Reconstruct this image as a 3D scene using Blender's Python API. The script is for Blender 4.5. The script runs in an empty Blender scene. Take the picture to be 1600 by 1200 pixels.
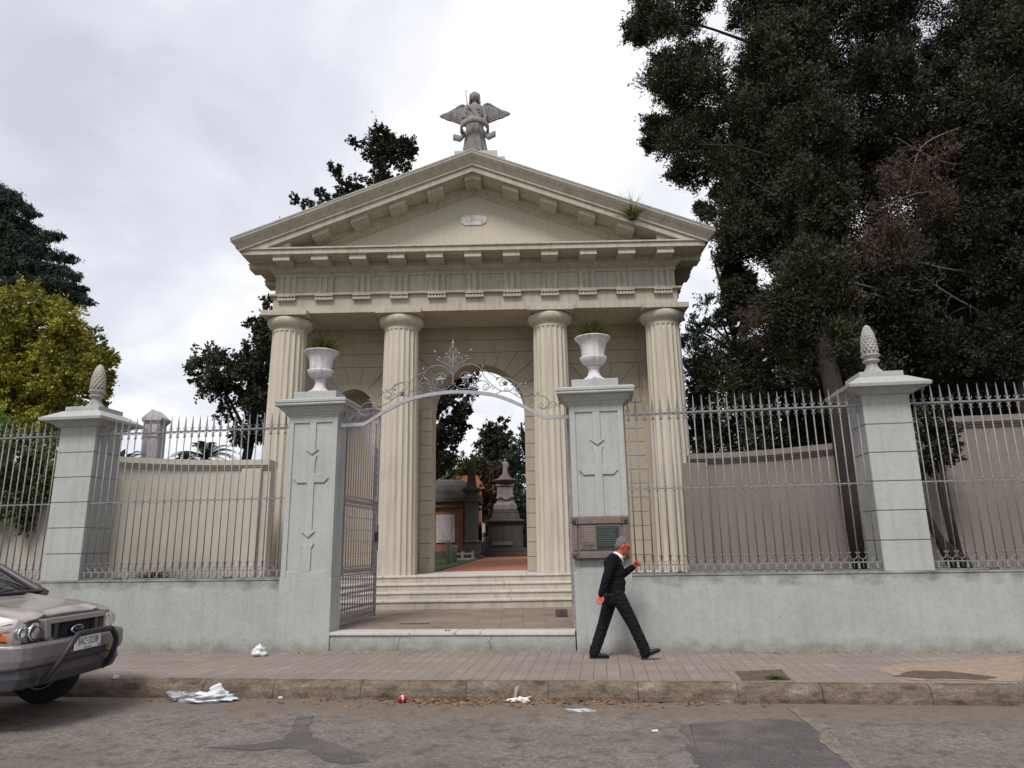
import bpy, bmesh, math, random
import numpy as np
from mathutils import Vector, Matrix, Euler
R = math.radians; PI = math.pi
sc = bpy.context.scene
col = sc.collection
# ------------------------------------------------------------ camera
FPX, CH, YAW, PITCH, ROLL = 1084.6, 1.55, .0103, .23217, .01644
_fw = Vector((-math.sin(YAW)*math.cos(PITCH), math.cos(YAW)*math.cos(PITCH), math.sin(PITCH)))
_rt = Vector((math.cos(YAW), math.sin(YAW), 0)); _up = _rt.cross(_fw)
_r = _rt*math.cos(ROLL) - _up*math.sin(ROLL); _u = _up*math.cos(ROLL) + _rt*math.sin(ROLL)
cam = bpy.data.cameras.new('camera'); co = bpy.data.objects.new('camera', cam); col.objects.link(co)
m = Matrix((_r, _u, -_fw)).transposed().to_4x4(); m.translation = (0, 0, CH); co.matrix_world = m
cam.sensor_width = 36; cam.lens = FPX/1600*36; cam.clip_end = 3000; sc.camera = co
def at(px, py, Y):                       # a pixel of the photograph to the point at depth Y (metres)
    d = _fw + _r*(px-800)/FPX - _u*(py-600)/FPX
    return Vector((0, 0, CH)) + d*(Y/d.y)
def atz(px, py, z):
    d = _fw + _r*(px-800)/FPX - _u*(py-600)/FPX
    return Vector((0, 0, CH)) + d*((z-CH)/d.z)
# ------------------------------------------------------------ sky, sun, exposure
SUN_EL, SUN_AZ = R(52), R(200)           # azimuth clockwise from +Y: behind the camera, to its left
w = bpy.data.worlds.new('World'); sc.world = w; w.use_nodes = True
nt = w.node_tree; nt.nodes.clear(); N = nt.nodes.new; K = nt.links.new
out = N('ShaderNodeOutputWorld'); bg = N('ShaderNodeBackground'); K(bg.outputs[0], out.inputs[0])
bg.inputs['Strength'].default_value = 0.1
sky = N('ShaderNodeTexSky'); sky.sky_type = 'NISHITA'; sky.sun_disc = False
sky.sun_elevation = SUN_EL; sky.sun_rotation = SUN_AZ
tc = N('ShaderNodeTexCoord'); sep = N('ShaderNodeSeparateXYZ'); K(tc.outputs['Generated'], sep.inputs[0])
def M_(op, a, b=None, clamp=False):
    n = N('ShaderNodeMath'); n.operation = op; n.use_clamp = clamp
    for i, v in enumerate((a, b)):
        if v is None: continue
        if isinstance(v, (int, float)): n.inputs[i].default_value = v
        else: K(v, n.inputs[i])
    return n.outputs[0]
zc = M_('ADD', M_('MAXIMUM', sep.outputs[2], 0), .28)
cmb = N('ShaderNodeCombineXYZ'); K(M_('DIVIDE', sep.outputs[0], zc), cmb.inputs[0]); K(M_('DIVIDE', sep.outputs[1], zc), cmb.inputs[1])
n1 = N('ShaderNodeTexNoise'); n1.inputs['Scale'].default_value = 1.7; n1.inputs['Detail'].default_value = 7; n1.inputs['Roughness'].default_value = .52
n1.inputs['Distortion'].default_value = .35
K(cmb.outputs[0], n1.inputs['Vector'])
vd = N('ShaderNodeVectorMath'); vd.operation = 'DOT_PRODUCT'; K(tc.outputs['Generated'], vd.inputs[0])
vd.inputs[1].default_value = Vector((.17, .84, .52)).normalized()
glow = M_('MULTIPLY', M_('POWER', M_('MAXIMUM', vd.outputs['Value'], 0), 12), .42)
low = M_('MULTIPLY', M_('POWER', M_('SUBTRACT', 1, M_('MAXIMUM', sep.outputs[2], 0)), 7), .16)
fac = M_('ADD', M_('ADD', M_('MULTIPLY', n1.outputs[0], 2.2), glow), M_('SUBTRACT', low, .64), True)
cr = N('ShaderNodeValToRGB'); K(fac, cr.inputs[0])
cr.color_ramp.elements[0].position = .18; cr.color_ramp.elements[0].color = (.57, .58, .65, 1)
cr.color_ramp.elements[1].position = .92; cr.color_ramp.elements[1].color = (1, 1, 1, 1)
e = cr.color_ramp.elements.new(.52); e.color = (.71, .725, .795, 1)
vs = N('ShaderNodeVectorMath'); vs.operation = 'SCALE'; K(cr.outputs[0], vs.inputs[0]); vs.inputs['Scale'].default_value = 8.6
mx = N('ShaderNodeMix'); mx.data_type = 'RGBA'; mx.inputs[0].default_value = .93
K(sky.outputs[0], mx.inputs['A']); K(vs.outputs[0], mx.inputs['B']); K(mx.outputs['Result'], bg.inputs['Color'])
sun = bpy.data.lights.new('sun', 'SUN'); sun.energy = 2.1; sun.angle = R(18); sun.color = (1, .97, .92)
so = bpy.data.objects.new('sun', sun); col.objects.link(so)
_sd = Vector((math.sin(SUN_AZ)*math.cos(SUN_EL), math.cos(SUN_AZ)*math.cos(SUN_EL), math.sin(SUN_EL)))
so.rotation_euler = _sd.to_track_quat('Z', 'Y').to_euler()
sc.view_settings.view_transform = 'Standard'; sc.view_settings.look = 'None'; sc.view_settings.gamma = 1; sc.view_settings.exposure = .45
sc.view_settings.use_curve_mapping = False
sc.render.engine = 'CYCLES'

# ------------------------------------------------------------ object helpers
def tag(o, label=None, cat=None, group=None, kind=None):
    if label: o['label'] = label
    if cat: o['category'] = cat
    if group: o['group'] = group
    if kind: o['kind'] = kind
    return o
def empty(name, loc=(0, 0, 0), rz=0):
    o = bpy.data.objects.new(name, None); col.objects.link(o); o.location = loc; o.rotation_euler = (0, 0, rz); return o
def kids(o): return [c for c in bpy.data.objects if c.parent == o]
def copy_tree(o, parent=None):
    c = o.copy(); col.objects.link(c)
    if parent is not None: c.parent = parent
    for ch in kids(o): copy_tree(ch, c)
    return c
class MB:
    def __init__(s): s.v = []; s.f = []; s.sm = []
    def add(s, vs, fs, smooth=False):
        b = len(s.v); s.v += [tuple(v) for v in vs]; s.f += [tuple(i+b for i in f) for f in fs]; s.sm += [smooth]*len(fs); return s
    def box(s, x0, x1, y0, y1, z0, z1):
        if x0 > x1: x0, x1 = x1, x0
        if y0 > y1: y0, y1 = y1, y0
        return s.add([(x0,y0,z0),(x1,y0,z0),(x1,y1,z0),(x0,y1,z0),(x0,y0,z1),(x1,y0,z1),(x1,y1,z1),(x0,y1,z1)],
                     [(3,2,1,0),(4,5,6,7),(0,1,5,4),(1,2,6,5),(2,3,7,6),(3,0,4,7)])
    def frust(s, a, b):      # a, b = (x0,x1,y0,y1,z) rectangles bottom and top
        v = [(r[i], r[j], r[4]) for r in (a, b) for i, j in ((0,2),(1,2),(1,3),(0,3))]
        return s.add(v, [(3,2,1,0),(4,5,6,7),(0,1,5,4),(1,2,6,5),(2,3,7,6),(3,0,4,7)])
    def stack(s, cx, cy, prof):  # square mouldings: (half width x, half y, z)
        for (a, b, z), (c, d, e) in zip(prof, prof[1:]):
            if abs(z-e) < 1e-6: continue
            s.frust((cx-a, cx+a, cy-b, cy+b, z), (cx-c, cx+c, cy-d, cy+d, e))
        return s
    def prism(s, poly, y0, y1, smooth=False):   # polygon in x,z extruded along y
        n = len(poly); v = [(x, y0, z) for x, z in poly] + [(x, y1, z) for x, z in poly]
        f = [tuple(range(n)), tuple(range(2*n-1, n-1, -1))]
        for i in range(n): j = (i+1) % n; f.append((j, i, i+n, j+n))
        return s.add(v, f, smooth)
    def prismz(s, poly, z0, z1):
        n = len(poly); v = [(p[0], p[1], z0) for p in poly] + [(p[0], p[1], z1) for p in poly]
        f = [tuple(range(n-1, -1, -1)), tuple(range(n, 2*n))]
        for i in range(n): j = (i+1) % n; f.append((i, j, j+n, i+n))
        return s.add(v, f)
    def lathe(s, prof, cx=0, cy=0, n=24, smooth=True, rip=None):
        v = []; f = []
        for r, z in prof:
            for k in range(n):
                a = 2*PI*k/n; rr = r*(rip(a, z) if rip else 1)
                v.append((cx+rr*math.cos(a), cy+rr*math.sin(a), z))
        for i in range(len(prof)-1):
            for k in range(n):
                k2 = (k+1) % n; f.append((i*n+k, i*n+k2, (i+1)*n+k2, (i+1)*n+k))
        m = len(prof)-1
        f.append(tuple(range(n-1, -1, -1))); f.append(tuple(m*n+k for k in range(n)))
        return s.add(v, f, smooth)
    def tube(s, pts, r, n=8, smooth=True, flat=1):
        pts = [Vector(p) for p in pts]; rs = r if isinstance(r, (list, tuple)) else [r]*len(pts)
        v = []; f = []; pr = None
        for i, p in enumerate(pts):
            d = (pts[min(i+1, len(pts)-1)] - pts[max(i-1, 0)])
            d = d.normalized() if d.length > 1e-9 else Vector((0, 0, 1))
            if pr is None:
                ref = Vector((0, 1, 0)) if abs(d.y) < .9 else Vector((1, 0, 0))
                pr = d.cross(ref).normalized()
            pr = (pr - d*pr.dot(d)); pr = pr.normalized() if pr.length > 1e-6 else d.orthogonal().normalized()
            q = d.cross(pr)
            for k in range(n):
                a = 2*PI*k/n; v.append(p + pr*math.cos(a)*rs[i] + q*math.sin(a)*rs[i]*flat)
        for i in range(len(pts)-1):
            for k in range(n):
                k2 = (k+1) % n; f.append((i*n+k, i*n+k2, (i+1)*n+k2, (i+1)*n+k))
        f.append(tuple(range(n-1, -1, -1))); f.append(tuple((len(pts)-1)*n+k for k in range(n)))
        return s.add(v, f, smooth)
    def ball(s, c, r, n=12, m=8, rot=None):
        r = r if isinstance(r, (list, tuple)) else (r, r, r); v = []; f = []
        for i in range(1, m):
            t = PI*i/m
            for k in range(n):
                a = 2*PI*k/n; p = Vector((r[0]*math.sin(t)*math.cos(a), r[1]*math.sin(t)*math.sin(a), r[2]*math.cos(t)))
                v.append(p)
        v.append(Vector((0, 0, r[2]))); v.append(Vector((0, 0, -r[2])))
        if rot is not None: v = [rot @ p for p in v]
        v = [p + Vector(c) for p in v]
        for i in range(m-2):
            for k in range(n):
                k2 = (k+1) % n; f.append((i*n+k, (i+1)*n+k, (i+1)*n+k2, i*n+k2))
        T = (m-1)*n
        for k in range(n):
            k2 = (k+1) % n; f.append((T, k, k2)); f.append((T+1, (m-2)*n+k2, (m-2)*n+k))
        return s.add(v, f, True)
    def capsule(s, a, b, ra, rb, n=12):     # tapered limb with round ends
        a, b = Vector(a), Vector(b); d = (b-a).normalized(); p = []; r = []
        for t in (-1, -.8, -.45, 0): p.append(a + d*ra*t); r.append(max(ra*math.sqrt(max(0, 1-t*t)), .0008))
        for t in (0, .45, .8, 1): p.append(b + d*rb*t); r.append(max(rb*math.sqrt(max(0, 1-t*t)), .0008))
        return s.tube(p, r, n)
    def loft(s, rings, closed=True, caps=True, smooth=True):
        n = len(rings[0]); v = [p for r in rings for p in r]; f = []
        for i in range(len(rings)-1):
            for k in range(n if closed else n-1):
                k2 = (k+1) % n; f.append((i*n+k, i*n+k2, (i+1)*n+k2, (i+1)*n+k))
        if caps and closed: f.append(tuple(range(n-1, -1, -1))); f.append(tuple((len(rings)-1)*n+k for k in range(n)))
        return s.add(v, f, smooth)
    def build(s, name, mat, parent=None, loc=None, rz=0, bevel=0, fix=True, voxel=0, smooth_it=4, subs=0):
        me = bpy.data.meshes.new(name); me.from_pydata(s.v, [], s.f)
        me.polygons.foreach_set('use_smooth', s.sm)
        if fix:
            bm = bmesh.new(); bm.from_mesh(me); bmesh.ops.recalc_face_normals(bm, faces=bm.faces); bm.to_mesh(me); bm.free()
        if mat: me.materials.append(mat)
        o = bpy.data.objects.new(name, me); col.objects.link(o)
        if parent: o.parent = parent
        if loc is not None: o.location = loc
        o.rotation_euler.z = rz
        if voxel:
            md = o.modifiers.new('r', 'REMESH'); md.mode = 'VOXEL'; md.voxel_size = voxel; md.use_smooth_shade = True
            md = o.modifiers.new('s', 'SMOOTH'); md.iterations = smooth_it; md.factor = .5
            bake(o)
        if bevel:
            md = o.modifiers.new('b', 'BEVEL'); md.width = bevel; md.segments = 2; md.limit_method = 'ANGLE'; md.angle_limit = R(40)
            md.harden_normals = False
        if subs:
            md = o.modifiers.new('u', 'SUBSURF'); md.levels = md.render_levels = subs
        return o
def bake(o):
    bpy.context.view_layer.update()
    dg = bpy.context.evaluated_depsgraph_get(); me = bpy.data.meshes.new_from_object(o.evaluated_get(dg))
    o.modifiers.clear(); old = o.data; o.data = me; me.name = o.name; bpy.data.meshes.remove(old)
    me.polygons.foreach_set('use_smooth', [True]*len(me.polygons))
# ------------------------------------------------------------ materials
def newmat(name):
    m = bpy.data.materials.new(name); m.use_nodes = True; nt = m.node_tree; b = nt.nodes['Principled BSDF']; return m, nt, b
def nz(nt, vec, scale, detail=5, rough=.55, dist=0):
    n = nt.nodes.new('ShaderNodeTexNoise'); n.inputs['Scale'].default_value = scale; n.inputs['Detail'].default_value = detail
    n.inputs['Roughness'].default_value = rough; n.inputs['Distortion'].default_value = dist
    if vec is not None: nt.links.new(vec, n.inputs['Vector'])
    return n.outputs[0]
def ramp(nt, fac, stops):
    n = nt.nodes.new('ShaderNodeValToRGB'); nt.links.new(fac, n.inputs[0]); el = n.color_ramp.elements
    while len(el) < len(stops): el.new(.5)
    for e, (p, c) in zip(el, stops): e.position = p; e.color = tuple(c)+(1,) if len(c) == 3 else c
    return n.outputs[0]
def mixc(nt, fac, a, b, mode='MIX'):
    n = nt.nodes.new('ShaderNodeMix'); n.data_type = 'RGBA'; n.blend_type = mode
    for k, v in (('Factor', fac), ('A', a), ('B', b)):
        i = n.inputs[0] if k == 'Factor' else n.inputs[k]
        if isinstance(v, (int, float)): i.default_value = v
        elif isinstance(v, (tuple, list)): i.default_value = tuple(v)+(1,) if len(v) == 3 else v
        else: nt.links.new(v, i)
    return n.outputs['Result']
def math_(nt, op, a, b=None, clamp=False):
    n = nt.nodes.new('ShaderNodeMath'); n.operation = op; n.use_clamp = clamp
    for i, v in enumerate((a, b)):
        if v is None: continue
        if isinstance(v, (int, float)): n.inputs[i].default_value = v
        else: nt.links.new(v, n.inputs[i])
    return n.outputs[0]
def pos(nt, scale=(1, 1, 1), rot=0):
    g = nt.nodes.new('ShaderNodeNewGeometry'); mp = nt.nodes.new('ShaderNodeMapping'); mp.inputs['Scale'].default_value = scale
    mp.inputs['Rotation'].default_value = (0, 0, rot)
    nt.links.new(g.outputs['Position'], mp.inputs['Vector']); return mp.outputs[0]
def bump(nt, b, h, st=.3, dist=.01):
    n = nt.nodes.new('ShaderNodeBump'); n.inputs['Strength'].default_value = st; n.inputs['Distance'].default_value = dist
    nt.links.new(h, n.inputs['Height']); nt.links.new(n.outputs[0], b.inputs['Normal'])
def plaster(name, c, dark=None, streak=.5, blotch=.5, rough=.85, bs=.35, mould=None, mz=None, foot=None):
    m, nt, b = newmat(name); dark = dark or tuple(x*.55 for x in c)
    p = pos(nt)
    base = mixc(nt, ramp(nt, nz(nt, p, 1.3, 6), [(.35, (0,0,0)), (.7, (1,1,1))]), c, tuple(x*(1-.22*blotch) for x in c))
    base = mixc(nt, math_(nt, 'MULTIPLY', ramp(nt, nz(nt, p, 14, 6, .7), [(.5, (0,0,0)), (.78, (1,1,1))]), .5*blotch), base, dark)
    st = ramp(nt, nz(nt, pos(nt, (9, 9, .55)), 1.0, 7, .62), [(.47, (0,0,0)), (.70, (1,1,1))])
    base = mixc(nt, math_(nt, 'MULTIPLY', st, streak), base, dark)
    if foot:                                # splash dirt at the foot
        g = nt.nodes.new('ShaderNodeNewGeometry'); s = nt.nodes.new('ShaderNodeSeparateXYZ'); nt.links.new(g.outputs['Position'], s.inputs[0])
        f = math_(nt, 'SUBTRACT', nz(nt, pos(nt, (1.6, 1.6, 2.5)), 2.2, 8, .68), math_(nt, 'MULTIPLY', math_(nt, 'MAXIMUM', s.outputs[2], 0), 1.9))
        base = mixc(nt, ramp(nt, f, [(.12, (0,0,0)), (.58, (.75,.75,.75))]), base, foot)
    if mould:                               # damp stains creeping up from a given height
        g = nt.nodes.new('ShaderNodeNewGeometry'); s = nt.nodes.new('ShaderNodeSeparateXYZ'); nt.links.new(g.outputs['Position'], s.inputs[0])
        f = math_(nt, 'SUBTRACT', nz(nt, pos(nt, (2.2, 2.2, 3)), 1.6, 7, .65), math_(nt, 'MULTIPLY', math_(nt, 'ABSOLUTE', math_(nt, 'SUBTRACT', s.outputs[2], mz)), 1.5))
        base = mixc(nt, ramp(nt, f, [(.25, (0,0,0)), (.62, (.8,.8,.8))]), base, mould)
    nt.links.new(base, b.inputs['Base Color']); b.inputs['Roughness'].default_value = rough
    b.inputs['Specular IOR Level'].default_value = .25
    bump(nt, b, math_(nt, 'ADD', nz(nt, p, 45, 5, .6), math_(nt, 'MULTIPLY', nz(nt, p, 6, 4), 1.4)), bs, .012)
    return m
def simple(name, c, rough=.6, metal=0, var=.15, scale=8, bs=0, spec=.4, coat=0, fold=0):
    m, nt, b = newmat(name); p = pos(nt)
    base = mixc(nt, ramp(nt, nz(nt, p, scale, 5), [(.35, (0,0,0)), (.7, (1,1,1))]), c, tuple(x*(1-var) for x in c))
    nt.links.new(base, b.inputs['Base Color']); b.inputs['Roughness'].default_value = rough; b.inputs['Metallic'].default_value = metal
    b.inputs['Specular IOR Level'].default_value = spec; b.inputs['Coat Weight'].default_value = coat
    if bs: bump(nt, b, nz(nt, p, scale*5, 5), bs, .01)
    if fold: bump(nt, b, nz(nt, pos(nt, (1, 1, 1.6)), 7, 2, .5, 1.5), fold, .05)
    return m
def leafmat(name, dark, light, trans=.12, rough=.7, tip=None):
    m, nt, b = newmat(name); a = nt.nodes.new('ShaderNodeAttribute'); a.attribute_name = 'tint'
    stops = [(0, dark), (1, light)] if tip is None else [(0, dark), (.72, light), (.86, tip), (1, tip)]
    nt.links.new(ramp(nt, a.outputs['Fac'], stops), b.inputs['Base Color'])
    b.inputs['Roughness'].default_value = rough; b.inputs['Specular IOR Level'].default_value = .25
    t = nt.nodes.new('ShaderNodeBsdfTranslucent'); nt.links.new(ramp(nt, a.outputs['Fac'], stops), t.inputs[0])
    ms = nt.nodes.new('ShaderNodeMixShader'); ms.inputs[0].default_value = trans
    nt.links.new(b.outputs[0], ms.inputs[1]); nt.links.new(t.outputs[0], ms.inputs[2])
    nt.links.new(ms.outputs[0], nt.nodes['Material Output'].inputs[0]); return m
MT = dict(
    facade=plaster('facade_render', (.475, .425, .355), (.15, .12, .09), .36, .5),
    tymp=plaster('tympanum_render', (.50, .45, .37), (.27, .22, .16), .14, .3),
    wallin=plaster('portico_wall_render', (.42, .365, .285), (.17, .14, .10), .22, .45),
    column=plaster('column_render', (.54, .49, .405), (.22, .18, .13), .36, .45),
    gate=plaster('pillar_paint', (.405, .412, .397), (.15, .15, .135), .22, .6, .75, foot=(.17, .155, .13)),
    gated=plaster('boundary_wall_paint', (.375, .39, .365), (.14, .14, .12), .16, .7, .8, .4, (.09, .095, .075), 1.13, (.15, .135, .11)),
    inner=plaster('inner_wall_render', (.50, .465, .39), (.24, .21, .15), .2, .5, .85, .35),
    innerd=plaster('tree_shaded_inner_wall_render', (.215, .185, .155), (.09, .075, .06), .2, .6),  # inner wall render with the shade of the trees put into its colour
    marble=plaster('worn_marble', (.58, .54, .50), (.22, .18, .16), .3, .8, .55),
    urn=plaster('flaking_white_stone', (.66, .63, .64), (.13, .11, .12), .55, .9, .8, .5),
    pine=plaster('lichen_stone', (.42, .40, .37), (.12, .11, .09), .45, 1.2, .9, .9),
    statue=plaster('weathered_statue_stone', (.265, .245, .24), (.06, .055, .055), .5, .9, .9, .5),
    stone=plaster('bronze_brown_stone', (.19, .155, .13), (.07, .055, .045), .3, .9, .8, .6),
    tomb=plaster('dark_tomb_stone', (.10, .095, .085), (.035, .035, .03), .6, 1, .9, .5),
    tombw=plaster('pale_tomb_marble', (.50, .46, .47), (.13, .12, .13), .6, 1, .8, .5),
    brick=plaster('old_brick_render', (.29, .135, .085), (.12, .05, .035), .4, 1.4, .9, .7),
    iron=simple('grey_painted_iron', (.25, .243, .25), .5, .25, .35, 20, .15),
    irond=simple('weathered_gate_iron', (.36, .335, .37), .5, .25, .4, 25, .2),
    rust=simple('rusty_lock_iron', (.10, .045, .03), .8, .2, .4, 30, .4),
    green=simple('verdigris_plate', (.035, .05, .045), .5, .4, .3, 20, .3),
    kerb=plaster('kerb_concrete', (.165, .13, .105), (.06, .045, .035), .3, 1.2, .9, .8),
    bark=plaster('bark', (.032, .025, .021), (.012, .01, .008), .8, .8, .95, 1.0),
    twig=simple('dry_twig', (.17, .13, .10), .9, 0, .3, 10),
)
def attr_tint(me, vals):
    a = me.attributes.new('tint', 'FLOAT', 'FACE'); a.data.foreach_set('value', np.asarray(vals, np.float32))
def leaves(name, mat, parent, C_, R_, npuff, nleaf, size, aspect=.55, puff=.28, seed=0, tint=(0, 1), up=0., radial=None, shell=.55, spray=.22, jit=.35):
    """leaf faces gathered in puffs that sit through the volume of every clump"""
    rg = np.random.default_rng(seed); C_ = np.asarray(C_, float); R_ = np.asarray(R_, float)
    if R_.ndim == 1: R_ = np.repeat(R_[:, None], 3, 1)
    nc = len(C_); R_ = R_*np.exp(rg.normal(size=R_.shape)*jit*.6)
    d = rg.normal(size=(nc, npuff, 3)); d /= np.linalg.norm(d, axis=2, keepdims=True)
    rad = shell + (1-shell)*rg.random((nc, npuff, 1)); rad *= .75+.45*rg.random((nc, npuff, 1))
    P = C_[:, None] + d*rad*R_[:, None]
    tp = rg.random((nc, npuff))*.6 + rg.random((nc, 1))*.4
    rm = R_.mean(1)[:, None, None, None]
    sp = np.abs(rg.normal(size=(nc, npuff, nleaf, 1)))*rg.uniform(.2, 1.6, (nc, npuff, 1, 1))*spray*rm
    bend = d + rg.normal(size=d.shape)*.5 + np.array([0, 0, .35*up]); bend /= np.linalg.norm(bend, axis=2, keepdims=True)
    L = P[:, :, None] + rg.normal(size=(nc, npuff, nleaf, 3))*puff*rm*.36 + bend[:, :, None]*sp
    tl = np.clip(np.repeat(tp[:, :, None], nleaf, 2) + rg.normal(size=(nc, npuff, nleaf))*.14, 0, 1).ravel()
    out = (d[:, :, None] + rg.normal(size=L.shape)*.55).reshape(-1, 3)
    L = L.reshape(-1, 3); n = len(L)
    ax = out + np.array([0, 0, up]); ax /= np.linalg.norm(ax, axis=1, keepdims=True)+1e-9
    sd = np.cross(ax, rg.normal(size=(n, 3))); sd /= np.linalg.norm(sd, axis=1, keepdims=True)+1e-9
    sz = (size*(.6+.8*rg.random(n)))[:, None]
    V = np.stack([L - ax*sz*.5, L + sd*sz*aspect*.5, L + ax*sz*.5, L - sd*sz*aspect*.5], 1).reshape(-1, 3)
    me = bpy.data.meshes.new(name); me.vertices.add(4*n); me.vertices.foreach_set('co', V.astype(np.float32).ravel())
    me.loops.add(4*n); me.loops.foreach_set('vertex_index', np.arange(4*n, dtype=np.int32))
    me.polygons.add(n); me.polygons.foreach_set('loop_start', np.arange(0, 4*n, 4, dtype=np.int32))
    me.update(calc_edges=True); me.validate()
    attr_tint(me, tint[0] + tl*(tint[1]-tint[0])); me.materials.append(mat)
    o = bpy.data.objects.new(name, me); col.objects.link(o)
    if parent: o.parent = parent
    return o
def inpoly(x, y, P):
    c = False; j = len(P)-1
    for i in range(len(P)):
        if (P[i][1] > y) != (P[j][1] > y) and x < (P[j][0]-P[i][0])*(y-P[i][1])/(P[j][1]-P[i][1]+1e-12)+P[i][0]: c = not c
        j = i
    return c
def crown(poly, Y0, Y1, n, r, seed, back=1.):
    """clump centres filling a crown whose outline was measured in the photograph and which is Y1-Y0 metres deep"""
    rg = random.Random(seed); xs = [p[0] for p in poly]; ys = [p[1] for p in poly]; C_ = []; R_ = []
    while len(C_) < n:
        x = rg.uniform(min(xs), max(xs)); y = rg.uniform(min(ys), max(ys))
        if not inpoly(x, y, poly): continue
        Y = Y0 + (Y1-Y0)*rg.random()**back; C_.append(at(x, y, Y)); R_.append(r*rg.uniform(.7, 1.25))
    return C_, R_
def tree(name, label, cat, base, top, r0, clumps, mat, npuff=26, nleaf=16, size=.13, limbs=14, seed=1, group=None, puff=.3, up=0., aspect=.55, bend=.3, lr=.35, bark='bark', tint=(0, 1), flatten=1., shell=.55, spray=.22):
    base, top = Vector(base), Vector(top); rg = random.Random(seed)
    root = empty(name, base); tag(root, label, cat, group)
    C_ = [Vector(c)-base for c in clumps[0]]; R_ = np.asarray(clumps[1])
    RR = np.stack([R_, R_, R_*flatten], 1)
    H = top-base; off = Vector((rg.uniform(-bend, bend), rg.uniform(-bend, bend), 0))
    path = [H*t + off*math.sin(t*PI) + Vector((rg.uniform(-1, 1), rg.uniform(-1, 1), 0))*.06*min(1, t*8) for t in [i/9 for i in range(10)]]
    mb = MB(); mb.tube(path, [r0*(1.25 if i == 0 else 1)*(1-.085*i) for i in range(10)], 10)
    mb.build('trunk', MT[bark], root)
    lm = MB(); idx = sorted(range(len(C_)), key=lambda i: rg.random())[:limbs]
    for i in idx:
        c = C_[i]; tz = min(max((c.z-abs(rg.gauss(0, 1.0))-.4*Vector((c.x, c.y)).length*.6)/max(H.z, .1), .12), .95)
        k = tz*9; a = path[int(k)].lerp(path[min(int(k)+1, 9)], k-int(k))
        mid = a.lerp(c, .5)+Vector((rg.uniform(-.3, .3), rg.uniform(-.3, .3), rg.uniform(0, .5)))*lr*2
        lm.tube([a, a.lerp(mid, .6), mid, c.lerp(mid, .4), c], [r0*lr*(1-.17*q) for q in range(5)], 6)
    if idx: lm.build('limbs', MT[bark], root)
    leaves('crown', mat, root, [tuple(c) for c in C_], RR, npuff, nleaf, size, aspect, puff, seed, tint, up, shell=shell, spray=spray)
    return root
# ============================================================ setting
AL = math.atan(.111); CA, SA = math.cos(AL), math.sin(AL)
def L(s, n, z=0): return Vector((s*CA + n*SA, 11.33 - s*SA + n*CA, z))     # along the street wall, behind its face
def Lroot(name, s, n=0, z=0): return empty(name, L(s, n, z), -AL)
KN = -2.5                                                                  # kerb line in front of the wall
ZR = -.20
# --- asphalt
m, nt, b = newmat('asphalt'); p = pos(nt)
bc = ramp(nt, math_(nt, 'ADD', math_(nt, 'MULTIPLY', nz(nt, pos(nt), 60, 3, .9), .6), math_(nt, 'MULTIPLY', nz(nt, pos(nt), 19, 4, .8), .4)), [(.38, (.11, .09, .077)), (.5, (.215, .188, .165)), (.62, (.41, .37, .33))])
bc = mixc(nt, ramp(nt, nz(nt, pos(nt, (.7, 1.2, 1), AL), 1.1, 8, .62), [(.38, (0,0,0)), (.66, (.6,.6,.6))]), bc, (.145, .12, .10), 'MIX')
bc = mixc(nt, math_(nt, 'MULTIPLY', ramp(nt, nz(nt, p, 5, 9, .75), [(.5, (0,0,0)), (.60, (1,1,1))]), .55), bc, (.075, .062, .055))
g = nt.nodes.new('ShaderNodeSeparateXYZ'); mp = pos(nt, (1, 1, 1), AL); nt.links.new(mp, g.inputs[0])
dd = math_(nt, 'ADD', math_(nt, 'MULTIPLY', g.outputs[1], 1.4), math_(nt, 'MULTIPLY', nz(nt, p, 2.2, 6), 1.1))
bc = mixc(nt, ramp(nt, math_(nt, 'SUBTRACT', dd, 11.35), [(.0, (0,0,0)), (.9, (.7,.7,.7))]), bc, (.195, .15, .115))   # washed soil along the gutter
nt.links.new(bc, b.inputs['Base Color']); b.inputs['Roughness'].default_value = .88; b.inputs['Specular IOR Level'].default_value = .25
bump(nt, b, math_(nt, 'ADD', nz(nt, p, 70, 4, .75), nz(nt, p, 8, 5)), .9, .02); MT['road'] = m
m, nt, b = newmat('asphalt_patch'); p = pos(nt)
bc = ramp(nt, nz(nt, p, 90, 3, .7), [(.35, (.035, .031, .032)), (.5, (.075, .066, .064)), (.66, (.155, .138, .13))])
bc = mixc(nt, ramp(nt, nz(nt, p, 3, 7, .65), [(.45, (0,0,0)), (.68, (.7,.7,.7))]), bc, (.17, .135, .115))
nt.links.new(bc, b.inputs['Base Color']); b.inputs['Roughness'].default_value = .8; bump(nt, b, nz(nt, p, 80, 3, .7), .6, .015); MT['patch'] = m
# --- pavement tiles: long slabs laid across the pavement
m, nt, b = newmat('pavement_tiles'); p = pos(nt, (1, 1, 1), AL+PI/2)
br = nt.nodes.new('ShaderNodeTexBrick'); nt.links.new(p, br.inputs['Vector'])
for k_, v_ in (('Scale', 1.0), ('Mortar Size', .007), ('Mortar Smooth', .6), ('Bias', 0), ('Brick Width', .6), ('Row Height', .165)): br.inputs[k_].default_value = v_
br.inputs['Color1'].default_value = (.235, .195, .17, 1); br.inputs['Color2'].default_value = (.29, .245, .215, 1); br.inputs['Mortar'].default_value = (.105, .082, .068, 1)
br.offset = 0.0; br.squash = 1
bc = mixc(nt, ramp(nt, nz(nt, pos(nt), 1.1, 6), [(.38, (0,0,0)), (.62, (1,1,1))]), br.outputs['Color'], (.17, .155, .15), 'MIX'); 
mxn = [n for n in nt.nodes if n.bl_idname == 'ShaderNodeMix'][-1]
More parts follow.
